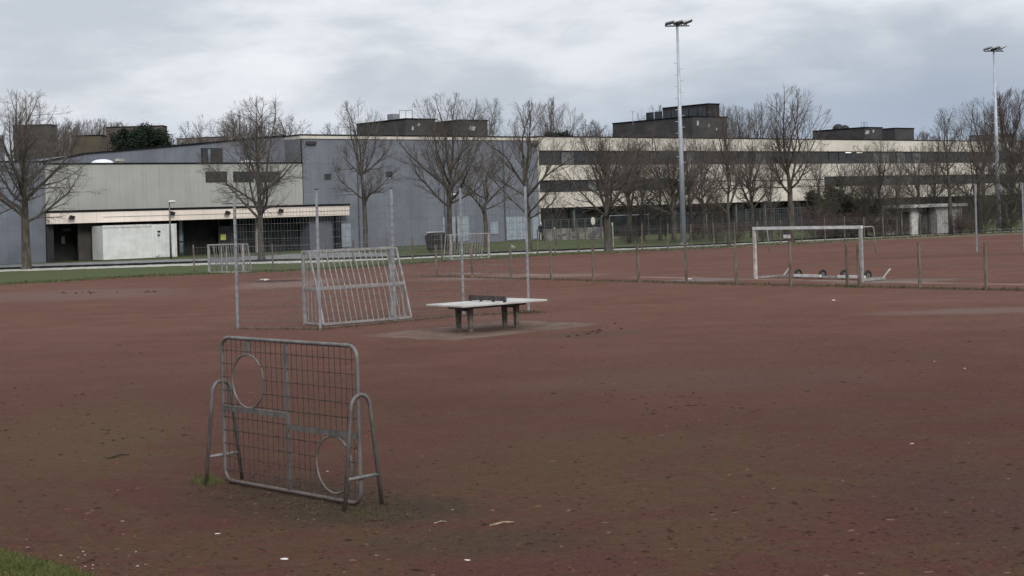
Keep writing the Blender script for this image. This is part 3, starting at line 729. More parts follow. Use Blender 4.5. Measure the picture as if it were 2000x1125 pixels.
# far blocks behind the hall
def far_block(px0, px1, ytop, Y, label, c, depth=3, wins=True):
    a = at(px0, ytop, Y); e = at(px1, ytop, Y)
    o = empty('apartment_block', (a.x, Y, 0), 0); tag(o, label, 'building')
    L = e.x-a.x; Hh = a.z; mt = simple('block facade '+label[:14], c, tuple(x*.75 for x in c), .5, .85)
    MB().box(0, L, 0, depth, 0, Hh).build('wall', mt, o); MB().box(-.05, L+.05, -.05, depth, Hh+.003, Hh+.18).build('roof_edge', black, o)
    if wins:
        z = Hh-2.2
        while z > 8:
            x = .8
            while x < L-2: MB().box(x, x+1.4, -.05, -.003, z, z+1.3).build('window', GLASS, o); x += 2.9
            z -= 2.9
far_block(25, 98, 247, 205, 'dark brown block behind the leftmost bare tree', (.068,.064,.058))
far_block(140, 196, 267, 215, 'low olive brown block behind the annex roof', (.085,.072,.05), wins=False)
far_block(207, 318, 250, 240, 'flat roofed brown block behind the dark evergreen tree', (.10,.08,.068))
far_block(388, 440, 270, 260, 'grey block on the skyline behind the sloping roof', (.16,.155,.16))
far_block(345, 387, 272, 300, 'pale grey block low on the skyline left of the high window', (.22,.21,.21))

# ------------------------------------------------------------------ container
CW = simple('white container steel', (.62,.64,.62), (.52,.54,.52), 1.2, .55)
c0 = bs(202, -2.2, 505); c1 = bs(345, -2.2, 500)
ct = empty('storage_container', B0+Vector((DB[0]*c0-NB[0]*2.2, DB[1]*c0-NB[1]*2.2, 0)), TB); tag(ct, 'white steel storage container parked in front of the entrance', 'container')
L = c1-c0; CH = 2.78
MB().box(0, L, 0, 2.0, .05, CH).build('body', CW, ct)
MB().box(-.04, L*.66, -.06, -.002, CH-.16, CH+.03).build('top_rail', whitep, ct)
b = MB(); x = L*.66
while x < L-.2: b.box(x, x+.11, -.05, -.002, .15, CH-.12); x += .26
b.build('corrugation', CW, ct)
MB().box(L*.70, L*.82, -.075, -.052, .15, 2.2).build('door', CW, ct)
MB().box(L*.735, L*.775, -.12, -.08, 2.1, 2.25).build('lamp', dark, ct); MB().box(L*.735, L*.765, -.12, -.08, 1.78, 1.98).build('meter_box', galv_d, ct)
MB().box(L*.73, L*.79, -.35, -.08, .06, .3).build('step', whitep, ct)
MB().box(L-.1, L+.03, -.07, -.003, .05, CH+.01).build('corner_post', whitep, ct)

# ------------------------------------------------------------------ street lamps, floodlights
def lamp(px, pbase, h, label, arm=.35):
    g = G(px, pbase); o = empty('street_lamp', g); tag(o, label, 'lamp', 'path lamps')
    MB().tube([(0,0,0),(0,0,h*.5),(0,0,h)], [.09,.07,.05], 8).build('pole', galv_d, o, True)
    MB().blob((arm*.6,0,h+.06), .36, .2, .12, random.Random(1), 10, 6, 0).build('lamp_head', whitep, o, True)
lamp(334, 505, 4.5, 'thin street lamp standing in front of the white container')
lamp(893, 487, 4.4, 'street lamp in front of the grey hall between the bare trees', -.2)
def floodmast(px, pbase, ptop, rz, label):
    g = G(px, pbase); hh = (H+(ray(px-10, ptop)[1])*g.y)
    o = empty('floodlight_mast', g, rz); tag(o, label, 'floodlight', 'pitch floodlights')
    pm = simple('pale galvanised mast', (.42,.45,.50), (.33,.36,.40), 1, .5, .2) if 'pale galvanised mast' not in bpy.data.materials else bpy.data.materials['pale galvanised mast']
    MB().tube([(0,0,0),(0,0,hh*.5),(0,0,hh)], [.22,.16,.09], 10).build('pole', pm, o, True)
    MB().box(-.3,.3,-.3,.3,0,.12).build('base_plate', concr, o)
    z = 5; i = 0
    while z < hh-2.4:
        sgn = 1 if i % 2 else -1; MB().tube([(0,0,z),(sgn*.36,0,z)], .022, 5).build('climbing_rung', pm, o); z += .45; i += 1
    b = MB(); b.bar((-.95,0,hh+.05),(.95,0,hh+.05), .09,.09); b.bar((0,-.5,hh+.16),(0,.5,hh+.16), .1,.1); b.build('cross_arm', dark, o)
    hm = bpy.data.materials.get('lamp housing') or simple('lamp housing', (.30,.31,.32), (.2,.2,.21), 3, .5)
    for i, (x, y, t_) in enumerate(((-.62,.0,.26),(-.02,-.25,.24),(.40,.2,.34),(.80,-.1,.42))):
        z0 = hh+.16; c_, s_ = math.cos(t_), math.sin(t_)
        P_ = [(x-.36,y-.28,z0+.05),(x+.36*c_,y-.28,z0+.05+.66*s_),(x+.36*c_+.10,y+.30,z0-.05+.66*s_),(x-.28,y+.30,z0-.05)]; MB().bar((x*.85,0,hh+.1),(x,y,z0+.14), .07,.07).build('bracket', hm, o)
        sh = MB(); sh.prism(P_, (0,0,.035), (0,0,.07)); q = sh.build('lamp_head', whitep if i > 1 else hm, o)
        g2 = MB(); g2.prism(P_, (0,0,0), (0,0,.032)); g2.build('lens', bpy.data.materials.get('lamp lens') or simple('lamp lens', (.17,.17,.175), (.10,.10,.11), 4, .4), q)
floodmast(1335.5, 478, 52, 0.1, 'tall floodlight mast standing in front of the middle of the school wing')
floodmast(1951.5, 450, 101, .25, 'tall floodlight mast at the right end of the pitch')

# ------------------------------------------------------------------ bin, boulder, wall, sign, shelter, rails, person
g = G(856, 492); bn = empty('waste_bin', g, R(15)); tag(bn, 'black wheeled rubbish container with pale lid beside the white cage goal', 'bin')
bw = 1.85; b = MB(); k = 0
b.v = [(-bw*.42,-.45,.15),(bw*.42,-.45,.15),(bw*.42,.45,.15),(-bw*.42,.45,.15),(-bw/2,-.55,1.25),(bw/2,-.55,1.25),(bw/2,.55,1.25),(-bw/2,.55,1.25)]
for q in ((0,3,2,1),(4,5,6,7),(0,1,5,4),(1,2,6,5),(2,3,7,6),(3,0,4,7)): b.face(q)
b.build('body', rubber, bn); MB().blob((0,0,1.26), bw*.53, .6, .28, random.Random(1), 14, 6, .02).build('lid', simple('bin lid', (.03,.03,.032), (.02,.02,.02), 3, .5), bn, True)
MB().box(-bw*.5, bw*.2, -.3, .2, 1.50, 1.58).build('lid_cover', simple('dirty white sheet', (.5,.5,.47), (.3,.3,.28), 3, .7), bn)
for x in (-.6,.6):
    for y in (-.4,.4): MB().tube([(x-.04,y,.1),(x+.04,y,.1)], .1, 10).build('wheel', rubber, bn)
g = G(1000, 488); bo = MB().blob((g.x,g.y,.16), .27,.22,.24, random.Random(5), 9, 6, .12).build('boulder', concr, None, True); tag(bo, 'pale round boulder on the grass behind the path', 'boulder')
GRAF = NT('spray painted concrete'); p = GRAF.obj()
cc_ = GRAF.mix(GRAF.ramp(GRAF.noise(p, .8, 4, .6), .4, .6), (.28,.27,.23), (.13,.12,.115)); cc_ = GRAF.mix(GRAF.ramp(GRAF.noise(p, 1.4, 5, .6, 1.), .55, .6), cc_, (.07,.065,.07)); GRM = GRAF.done(cc_)
a_, b_ = bp(1062, 462, -6), bp(1176, 458, -6)
w0 = MB().box(a_[0], b_[0], -6.2, -5.9, 0, 1.15).build('retaining_wall', GRM); w0.location = B0; w0.rotation_euler = (0,0,TB); tag(w0, 'low stained concrete wall in front of the dark ground floor', 'wall')
def rail_fence(px0, px1, dep, h, label, n, panel=True):
    s0, s1 = bs(px0, dep), bs(px1, dep); o = empty('railing_fence', B0+Vector((DB[0]*s0+NB[0]*dep, DB[1]*s0+NB[1]*dep, 0)), TB); tag(o, label, 'fence'); L = s1-s0
    for i in range(n+1): MB().box(L*i/n-.035, L*i/n+.035, -.035, .035, 0, h).build('post', galv_d, o)
    MB().box(-.04, L+.04, -.03, .03, h+.003, h+.05).build('top_rail', galv_d, o)
    b = MB(); x = .3
    while x < L: b.box(x-.006, x+.006, -.006, .006, .1, h); x += .35
    z = .2
    while z < h: b.box(0, L, -.01, -.007, z-.006, z+.006); z += .4
    b.build('wire_panel', wire_g, o)
rail_fence(1062, 1172, -6.8, 2.0, 'grey railing fence above the stained concrete wall', 7)
rail_fence(1290, 1410, -9, 2.2, 'wire mesh fence behind the floodlight mast and thick tree trunks', 6)
rail_fence(1456, 1590, -10, 2.4, 'wire mesh fence behind the white football goal crossbar', 5)
rail_fence(1868, 2060, -12, 2.3, 'wire mesh fence behind the right floodlight mast', 7)
ga, gb = bp(1176, 470, -9), bp(1268, 470, -9); gf = empty('handball_goal', B0+Vector((DB[0]*ga[0]-NB[0]*9, DB[1]*ga[0]-NB[1]*9, 0)), TB); tag(gf, 'thin grey goal frame on the grass in front of the school wing', 'goal')
L = gb[0]-ga[0]
for x in (0, L): MB().tube([(x,0,0),(x,0,2.2)], .04, 6).build('goal_post', galv_d, gf)
MB().tube([(-.05,0,2.24),(L+.05,0,2.24)], .045, 6).build('crossbar', galv, gf)
b = MB()
for x in (0, L): b.tube([(x,0,2.2),(x,.9,1.6),(x,1.2,.03)], .025, 5)
b.tube([(0,1.2,.05),(L,1.2,.05)], .025, 5); b.build('back_frame', galv, gf)
g = G(1159, 468); sg = empty('small_sign', g, R(10)); tag(sg, 'pale oval sign on a thin post by the stained wall', 'sign')
MB().tube([(0,0,0),(0,0,1.5)], .035, 6).build('post', galv_d, sg); b = MB(); b.prism([(.21*math.cos(2*math.pi*k/14),0,1.80+.38*math.sin(2*math.pi*k/14)) for k in range(14)], (0,-.06,0), (0,.05,0)); b.build('plate', simple('pale yellow plate', (.58,.57,.46), (.48,.47,.37), 3, .5), sg)
for i, (px, py, h) in enumerate(((1084,484,1.6),(1197,484,1.9))):
    g = G(px, py); o = MB().tube([(g.x,g.y,0),(g.x,g.y,h)], .07, 6).build('marker_post', simple('yellow white post '+str(i), (.5,.5,.36), (.3,.3,.2), 4, .8)); tag(o, ('pale marker post on the grass near the standing person', 'pale marker post beside the thick forked tree trunk')[i], 'post')
# shelter
s0, _ = bp(1757, 402, -40); s1, _ = bp(1862, 402, -40); zt = bp(1810, 400, -40)[1]
sh = empty('shelter_hut', B0+Vector((DB[0]*s0-NB[0]*40, DB[1]*s0-NB[1]*40, 0)), TB); tag(sh, 'white flat roofed hut behind the shrubs near the right mast', 'hut'); L = s1-s0
MB().box(0, L+.1, -1.4, 2.6, zt-.20, zt+.04).build('roof', whitep, sh)
MB().box(L*.66, L-.05, -.9, 2.2, 0, zt-.225).build('wall', whitep, sh); MB().box(L*.10, L*.655, 1.8, 2.0, 0, zt-.225).build('back_wall', simple('hut back wall', (.55,.56,.53), (.38,.39,.37), .7, .8), sh)
MB().box(L*.10, L*.24, -.6, -.4, 0, zt-.225).build('post_panel', whitep, sh); MB().box(L*.50, L*.655, -.9, 2.2, 0, zt-.225).build('side_wall', whitep, sh); MB().box(L*.42, L*.45, -.6, -.4, 0, zt-.225).build('post', galv_d, sh)
# light tarp heap
s0, z0 = bp(1698, 420, -9); s1, z1 = bp(1745, 418, -9); zt = bp(1722, 405, -9)[1]
tp = MB(); tp.prism([(0,0,0),(s1-s0,0,0),((s1-s0)*.96,0,z1*.95),((s1-s0)*.7,0,zt),((s1-s0)*.15,0,zt-.1)], (0,0,0), (0,3,0)); tp = tp.build('garden_tent', simple('pale tent cloth', (.50,.52,.46), (.38,.4,.35), 1, .8)); tp.location = B0+Vector((DB[0]*s0-NB[0]*9, DB[1]*s0-NB[1]*9, 0)); tp.rotation_euler = (0,0,TB); tag(tp, 'pale tent roof glimpsed between dark shrubs and trees', 'tent')

# person
def person(loc, rz):
    jk = simple('navy jacket', (.018,.022,.035), (.012,.014,.02), 6, .9); tr = simple('dark trousers', (.02,.021,.026), (.014,.014,.017), 6, .9); sk = simple('skin', (.45,.28,.2), (.4,.24,.17), 9, .6)
    P = []; E = []; Rr = []
    def v(x, y, z, r, par=None, ry=None):
        P.append((x,y,z)); Rr.append((r, ry or r)); i = len(P)-1
        if par is not None: E.append((par, i))
        return i
    pel = v(0,0,.96,.15); wst = v(0,0,1.12,.14,pel); ch = v(0,-.01,1.32,.16,wst); nk = v(0,0,1.50,.06,ch); hd = v(0,-.015,1.60,.085,nk); ht = v(0,-.01,1.70,.085,hd)
    v(0,-.10,1.63,.02,hd)
    for s in (-1, 1):
        hp = v(s*.10,0,.88,.10,pel); kn = v(s*.13,-.03*s,.49,.065,hp); an_ = v(s*.15,.03*s,.09,.05,kn); v(s*.16,-.13+.03*s,.045,.045,an_)
        sh_ = v(s*.19,0,1.42,.07,ch); el = v(s*.27,.03,1.13,.05,sh_); wr = v(s*.24,-.10,.90,.035,el); hn = v(s*.235,-.13,.83,.032,wr)
        for k in range(4): f1 = v(s*.235+(k-1.5)*.018,-.15,.775,.009,hn); v(s*.235+(k-1.5)*.018,-.145,.74-.006*(k % 2),.008,f1)
        v(s*.20,-.16,.81,.009,hn)
    me = bpy.data.meshes.new('person'); me.from_pydata(P, E, []); me.materials.append(jk); me.materials.append(tr); me.materials.append(sk)
    o = bpy.data.objects.new('person', me); COL.objects.link(o)
    o.modifiers.new('skin', 'SKIN'); sd = me.skin_vertices[0].data
    for i, r in enumerate(Rr): sd[i].radius = r
    sd[0].use_root = True
    ss = o.modifiers.new('sub', 'SUBSURF'); ss.levels = 1; ss.render_levels = 2
    dg = bpy.context.evaluated_depsgraph_get(); me2 = bpy.data.meshes.new_from_object(o.evaluated_get(dg)); o.modifiers.clear(); o.data = me2
    while len(me2.materials) < 3: me2.materials.append(None)
    me2.materials[0] = jk; me2.materials[1] = tr; me2.materials[2] = sk
    for p_ in me2.polygons:
        z = p_.center.z; x = abs(p_.center.x); p_.use_smooth = True
        p_.material_index = 2 if z > 1.50 or (x > .19 and z < .88 and z > .70) else (1 if z < .92 else 0)
    r_ = empty('person', loc, rz); tag(r_, 'person in dark clothes standing at the corner of the grey hall', 'person')
    o.name = 'body'; o.parent = r_
    MB().blob((0,.01,1.71), .105,.115,.09, random.Random(1), 12, 6, 0).build('cap', simple('pale cap', (.6,.6,.58), (.5,.5,.48), 5, .8), r_, True)
person(G(1057, 470), R(20))

# ------------------------------------------------------------------ trees
def make_tree(seed, Ht, fork, spread, limbs, r0, up=.5, lean=0, dens=1.0, twigr=.012, lev=4, ang=(28,55), zc=.52, nlead=1):
    rnd = random.Random(seed); T = MB(); Cn = MB()
    cz = fork*.75+(Ht-fork*.75)*zc; rz_up = Ht-cz; rz_dn = cz-fork*.75
    def env(p):
        z = p.z-cz; q = z/(rz_up if z > 0 else rz_dn*1.15)
        return math.sqrt((p.x*p.x+p.y*p.y)/(spread*spread)+q*q)
    def vperp(d):
        a = Vector((rnd.gauss(0,1), rnd.gauss(0,1), rnd.gauss(0,1))); a -= d*a.dot(d); return a.normalized()
    def branch(p, d, L, r, level):
        n = 7 if level <= 1 else (5 if level == 2 else 3)
        pts = [p.copy()]; rs = [r]; dirs = [d.copy()]; q = p.copy(); dv = d.copy()
        r1 = r*(.30 if level < lev else .55)
        wob = (.10 if level == 0 else .15 if level <= 2 else .22)
        for i in range(n):
            dv = (dv+vperp(dv)*rnd.gauss(0, wob)+Vector((0,0,up*(.16 if level > 0 else .0)))).normalized()
            st_ = L/n
            if level >= 2 and env(q+dv*st_) > 1.03+rnd.uniform(-.06,.09): st_ *= .45
            q = q+dv*st_; pts.append(q.copy()); rs.append(max(r+(r1-r)*(i+1)/n, .004)); dirs.append(dv.copy())
        m = T if level <= 1 else Cn
        m.tube(pts, rs, 8 if level == 0 else (6 if level == 1 else (4 if level == 2 else 3)), cap=False)
        if level >= lev: return
        nc = {1: 10, 2: 7, 3: 6}.get(level, 5); nc = max(2, int(round(nc*dens*rnd.uniform(.8,1.25))))
        for k in range(nc):
            t = .15+.83*(k+rnd.random()*.8)/nc; x = t*n; i = min(int(x), n-1); f = x-i
            pp = pts[i].lerp(pts[i+1], f); dd_ = dirs[min(i+1, n)]
            if env(pp) > 1.12: continue
            a = R(rnd.uniform(*ang)); cd = (dd_*math.cos(a)+vperp(dd_)*math.sin(a)).normalized()
            rr_ = (rs[i]*(1-f)+rs[i+1]*f)
            branch(pp, cd, L*rnd.uniform(.36,.60)*(1.15-.40*t), max(rr_*.52, twigr*.6), level+1)
        branch(pts[-1], dirs[-1], L*.34, rs[-1]*.9, level+1)
    tz = fork; top = Vector((lean*.3, 0, tz)); ext = (Ht-fork)*rnd.uniform(.20,.34); top2 = top+Vector((rnd.uniform(-.2,.2), rnd.uniform(-.2,.2), ext))
    trunkpts = [Vector((0,0,-.05)), Vector((0.01,0,.25)), Vector((lean*.1+rnd.uniform(-.07,.07),rnd.uniform(-.05,.05),tz*.5)), top, top.lerp(top2, .5), top2]
    T.tube(trunkpts, [r0*1.45, r0*1.1, r0*.95, r0*.82, r0*.62, r0*.5], 12, cap=False)
    for k in range(limbs):
        az = 2*math.pi*(k+rnd.uniform(-.3,.3))/limbs
        el = (rnd.uniform(.30, .60), rnd.uniform(.65, .95), rnd.uniform(1.0, 1.3))[k % 3]
        hd = Vector((math.cos(az), math.sin(az), 0)); d = (hd*math.cos(el)+Vector((0,0,1))*math.sin(el)).normalized()
        st = top-Vector((0,0,rnd.uniform(0, fork*.2))) if k % 2 == 0 else top.lerp(top2, rnd.uniform(.1,.95)); q = st.copy(); Ln = 0
        dv = d.copy()
        while env(q) < .93 and Ln < Ht: dv = (dv+Vector((0,0,up*.02))).normalized(); q = q+dv*.15; Ln += .15
        branch(st, d, max(Ln, 1.0)*rnd.uniform(.80,.98), r0*rnd.uniform(.36,.52), 1)
    for k in range(nlead):
        d0 = Vector((lean*.05+rnd.uniform(-.18,.18)*(nlead > 1), rnd.uniform(-.15,.15)*(nlead > 1), 1)).normalized()
        branch(top2, d0, (Ht-fork-ext)*rnd.uniform(.82,.92), r0*.48, 1)
    return T, Cn
def link_tree(name, T, Cn, bm, tm):
    o = empty(name, (0,0,0)); T.build('trunk', bm, o, True); Cn.build('crown', tm, o); return o
def norm_h(o):
    zs = sorted(v.co.z for ch in COL.objects if ch.parent == o for v in ch.data.vertices); return zs[int(len(zs)*.9975)]
protos = {}
def proto(key, *a, mats=(None, None), **k):
    T, Cn = make_tree(*a, **k); o = link_tree('bare_tree', T, Cn, *mats); protos[key] = [o, norm_h(o), False]; return o
proto('A', 11, 12.0, 3.9, 4.9, 10, .27, up=.25, zc=.42, nlead=2, dens=.92, mats=(bark, twig))
proto('B', 23, 12.0, 3.6, 4.3, 10, .24, up=.3, zc=.50, nlead=2, dens=.85, mats=(bark, twig))
proto('C', 37, 12.0, 4.4, 2.9, 8, .20, up=.5, zc=.48, dens=.85, mats=(bark, twig))
proto('D', 41, 12.0, 4.0, 4.5, 10, .24, up=.42, zc=.52, nlead=2, dens=.82, mats=(bark, twig), ang=(22,46))
proto('E', 53, 9.0, 3.0, 4.0, 10, .24, up=.25, zc=.48, nlead=2, dens=.9, mats=(bark, twig))
proto('Fm', 61, 11.5, 1.6, 2.8, 9, .22, up=.9, zc=.6, nlead=3, mats=(bark, twig2), ang=(18,38))
proto('A2', 111, 12.0, 2.6, 4.5, 8, .22, up=.2, zc=.50, nlead=3, dens=.8, mats=(bark, twig), ang=(30,60))
proto('B2', 123, 12.0, 4.4, 3.8, 8, .24, up=.5, zc=.58, nlead=2, dens=.85, mats=(bark, twig), ang=(24,48))
proto('D2', 141, 12.0, 3.4, 4.0, 8, .20, up=.55, zc=.60, nlead=3, dens=.78, mats=(bark, twig), ang=(20,42))
proto('E2', 153, 9.0, 2.0, 3.7, 8, .20, up=.35, zc=.55, nlead=2, dens=.75, mats=(bark, twig), ang=(28,60))
proto('S', 71, 5.0, 2.0, 1.9, 6, .08, up=.3, dens=.9, mats=(bark, twig), lev=3)
proto('U', 83, 9.0, .5, 3.4, 14, .10, up=.3, mats=(bark_o, bark_o), dens=1.2, lev=3, twigr=.02)
proto('V', 97, 3.0, .15, 1.6, 16, .04, up=.3, mats=(bark_o, twig2), dens=1.2, lev=3, twigr=.010)
def place_tree(key, px, base, top, label, rz=0, name='bare_tree', wx=1.0, Y=None, cat='tree', group=None):
    p = protos[key]
    if Y is None: g = G(px, base); 
    else:
        dx, _ = ray(px, base); g = Vector((dx*Y, Y, 0))
    hz = H+ray(px, top)[1]*g.y
    if p[2]: o = copy_tree(p[0])
    else: o = p[0]; p[2] = True
    o.name = name; o.location = g; s = hz/p[1]; o.scale = (s*wx, s*wx, s); o.rotation_euler = (0,0,R(rz))
    tag(o, label, cat, group or 'bare winter trees'); return o
place_tree('A', 52, 526, 176, 'wide bare tree on the grass at the left edge in front of the annex', 20, wx=1.12)
place_tree('B', 511, 507, 188, 'bare tree with twin trunk in front of the annex entrance', 75, wx=1.02)
place_tree('C', 714, 494, 196, 'slim bare tree in front of the grey hall left of the bin', 10, wx=.95)
place_tree('D', 880, 492, 180, 'bare tree rising behind the white cage goal', 140, wx=1.02)
place_tree('S', 948, 482, 290, 'small bare tree with low crown against the grey hall', 30, wx=1.5)
place_tree('D2', 1034, 493, 194, 'bare tree with many steep limbs by the corner of the grey hall', 15, wx=1.15)
place_tree('C', 958, 480, 190, 'thin bare treetop between the two plant rooms and the hall corner', 200, wx=.75, Y=175)
place_tree('S', 1087, 480, 375, 'young bare tree in front of the cream parapet near the hall corner', 100, wx=.8)
place_tree('E', 1187, 491, 252, 'bushy bare tree with thick short trunk left of the tall mast', 60, wx=1.0)
place_tree('A2', 1290, 470, 240, 'bare tree just left of the middle floodlight mast', 200, wx=.95)
place_tree('E', 1316, 474, 278, 'low spreading bare tree behind the middle floodlight mast', 300, wx=.9)
place_tree('D2', 1424, 480, 204, 'dense upright bare tree right of the rooftop studio', 250, wx=.82)
place_tree('A', 1375, 466, 262, 'bare tree with light crown between the mast and the upright tree', 100, wx=.8)
place_tree('B2', 1546, 474, 168, 'tall bare tree rising above the white football goal', 320, wx=.96)
place_tree('C', 1508, 468, 300, 'short thin bare tree beside the tall one above the goal', 90, wx=.8)
place_tree('E2', 1650, 463, 300, 'low bare tree in the shrub belt right of the football goal', 10, wx=1.0)
place_tree('D2', 1722, 462, 272, 'bare tree with fan shaped limbs left of the white hut', 60, wx=1.15)
place_tree('E2', 1793, 458, 278, 'bare tree in front of the white hut', 190, wx=1.0)
place_tree('C', 1857, 458, 211, 'slender bare tree with rusty old leaves near the right mast', 45, wx=1.0)
place_tree('E2', 1915, 455, 258, 'dense bare tree directly left of the right floodlight mast', 33, wx=1.2)
place_tree('B2', 1922, 440, 190, 'airy bare tree crown behind the right floodlight mast', 123, wx=.9, Y=175)
place_tree('Fm', 1980, 440, 174, 'tall reddish upright tree at the right edge of the picture', 10, wx=1.2, Y=160)
place_tree('B', 2010, 452, 262, 'bare tree cut off by the right edge under the reddish tree', 10, wx=1.2)
place_tree('A2', 1752, 462, 290, 'wide low bare tree behind the pale tent', 210, wx=.95)
place_tree('A2', 1600, 465, 290, 'low wide bare tree behind the right goal post', 290, wx=1.0)
place_tree('E', 1232, 478, 262, 'fuzzy bare tree between the thick forked tree and the mast', 150, wx=.85, Y=128)
place_tree('A2', 1258, 478, 275, 'low bare tree second from the middle mast on its left', 80, wx=.8, Y=135)
place_tree('E2', 1352, 478, 262, 'bare tree first to the right of the middle mast', 20, wx=.95, Y=132)
place_tree('E', 1470, 474, 268, 'round bare tree left of the tall tree above the goal', 220, wx=.85, Y=136)
place_tree('A2', 1690, 474, 282, 'airy bare tree behind the green shrub masses and the tent', 250, wx=.95, Y=150)
place_tree('B2', 1828, 474, 270, 'bare tree behind the right end of the hut', 100, wx=.85, Y=172)
# trees behind the buildings
for i, (px, top, Y, k, lab, wx_) in enumerate((
    (118,230,190,'D','bare treetop behind the hall beside the dark brown block',1.0),(140,238,230,'Fm','fuzzy reddish treetop above the olive brown block',1.3),
    (192,232,230,'Fm','reddish treetops left of the dark evergreen',1.2),(232,238,260,'Fm','pale treetops above the flat brown block',1.4),
    (345,262,260,'E','low hazy treetop right of the dark evergreen',1.2),(385,263,250,'E','small treetop on the skyline at the high window',1.1),
    (455,215,190,'E','twiggy treetop behind the annex tree on the left',1.1),(560,228,190,'E','dense treetop behind the annex tree on the right',1.2),
    (668,240,185,'C','faint treetop over the hall roof left of the first plant room',1.1),
    (1078,190,190,'D','rounded bare treetop over the corner of hall and wing',.8),(1160,235,190,'E','fine twiggy treetop left of the large plant room',.9),
    (1275,205,215,'C','thin branches beside the rooftop studio',.8),(1452,206,190,'D','dense bare treetop behind the upright tree',.9),
    (1490,200,200,'D','pale treetop left of the tall tree above the goal',.8),(1810,258,240,'Fm','faint row of treetops behind the last plant room',1.6),(1760,262,250,'E','faint twigs behind the last plant room',1.1))):
    place_tree(k, px, 400, top, lab, 47*i+13, wx=wx_, Y=Y)
# leafy plants: shell of small leaf clumps
def leaf_mat(name, a, b_): return simple(name, a, b_, .9, .9, spec=.15, lo=.4, hi=.6)
EVG = leaf_mat('dark conifer needles', (.022,.034,.020), (.012,.020,.014)); SHR = leaf_mat('dull evergreen leaves', (.040,.046,.024), (.022,.027,.016)); TANL = leaf_mat('withered leaves', (.12,.085,.055), (.075,.05,.035))
def foliage(seed, n, rx, ry, zc, rz_, leaf, clumps, solid=.35):
    rnd = random.Random(seed); b = MB(); cs = []
    for i in range(clumps):
        while True:
            p = Vector((rnd.uniform(-1,1), rnd.uniform(-1,1), rnd.uniform(-1,1)))
            if p.length < 1: break
        cs.append((Vector((p.x*rx, p.y*ry, zc+p.z*rz_)), rnd.uniform(.14,.32)*min(rx, rz_)))
    for i in range(n):
        c_, r_ = cs[rnd.randrange(clumps)]
        d = Vector((rnd.gauss(0,1), rnd.gauss(0,1), rnd.gauss(0,1))); p = c_+d*(r_*.6)
        if p.z < .02: p.z = abs(p.z)+.02
        a = Vector((rnd.gauss(0,1), rnd.gauss(0,1), rnd.gauss(0,.6))).normalized(); e = a.cross(Vector((rnd.gauss(0,1),rnd.gauss(0,1),rnd.gauss(0,1)))).normalized()
        s = leaf*rnd.uniform(.5,1.3); k = len(b.v)
        b.v += [tuple(p-a*s), tuple(p+e*s*.5), tuple(p+a*s), tuple(p-e*s*.5)]; b.face((k,k+1,k+2,k+3))
    return b
ev = empty('evergreen_tree', (0,0,0)); MB().tube([(0,0,0),(0,0,14)], [.4,.12], 8).build('trunk', bark, ev); foliage(3, 30000, 3.7, 3.4, 12.0, 3.2, .17, 90).build('crown', EVG, ev)
dx, _ = ray(273, 300); ev.location = (dx*195, 195, 0); tag(ev, 'dark evergreen tree rising behind the sloping hall roof', 'tree')
ev2 = empty('evergreen_tree', (0,0,0)); MB().tube([(0,0,0),(0,0,11.6)], [.3,.1], 8).build('trunk', bark, ev2); foliage(5, 4500, 2.0, 1.8, 10.9, 1.7, .2, 22).build('crown', EVG, ev2)
dx, _ = ray(1083, 300); ev2.location = (dx*186, 186, 0); tag(ev2, 'small dark evergreen treetop behind the start of the school wing', 'tree')
# shrub belt
lab = ['purplish bare shrub below the middle of the wing left of the goal','dark green shrub mass rising right of the tall tree above the goal','brown shrub under the low bare tree','rounded evergreen shrub in front of the pale tent',
 'brown bare shrub left of the white hut','grey green shrub in front of the hut wall','tangled shrub right of the hut','dark shrub at the foot of the wing behind the goal net arm','low brown thicket beside the goal frame on the grass','low thicket between the tree trunks right of the mast',
 'reddish shrub at the thin grey goal frame','tall dark shrub behind the right goal post']
protos['G'] = None
def shrub_green(seed, px, base, top, wpx, label, mat, leaf=.13, n=5000):
    g = G(px, base); Hh = H+ray(px, top)[1]*g.y; w_ = wpx/F*g.y
    o = empty('shrub', g); MB().tube([(0,0,0),(.1,0,Hh*.6)], [.06,.03], 5).build('stem', bark_o, o)
    foliage(seed, n, w_, w_*.8, Hh*.52, Hh*.48, leaf, 26).build('foliage', mat, o); tag(o, label, 'shrub', 'shrubs along the far fence')
shrub_green(1, 1606, 463, 352, 34, lab[1], SHR, n=8500); shrub_green(2, 1645, 462, 345, 30, lab[11], SHR, n=7500); shrub_green(3, 1692, 461, 392, 22, lab[3], SHR, n=5000)
for i, (px, base, top, wx_, l) in enumerate(((1245,474,425,1.2,lab[10]),(1225,476,436,1.3,lab[8]),(1362,472,425,1.3,lab[9]),(1490,472,420,1.5,lab[0]),(1590,468,400,1.6,lab[7]),(1625,466,415,1.8,lab[2]),(1740,461,418,1.2,lab[4]),(1876,458,410,1.5,lab[6]),
    (1806,459,440,1.2,'low bare shrub tangle directly in front of the hut'),(1768,460,428,1.2,'bare shrub at the left corner of the hut'),(1670,464,410,1.8,'bare shrub beneath the right end of the goal arm'),(1535,470,425,1.4,'bare shrub at the foot of the tall tree above the goal'),
    (1440,475,425,1.2,'low bare shrub at the foot of the dense upright tree'),(1905,456,425,1.6,'low shrub left of the right mast foot'),(1960,453,425,1.8,'low shrub right of the right mast foot'),(1715,463,415,1.6,'bare shrub between tent and fan shaped tree'),(1400,477,430,1.3,'low bare shrub right of the middle mast'),(1872,458,425,1.2,'low bare shrub by the right hut wall'))):
    place_tree('V', px, base, top, l, 61*i, name='bare_shrub', wx=wx_*.8, cat='shrub', group='shrubs along the far fence')
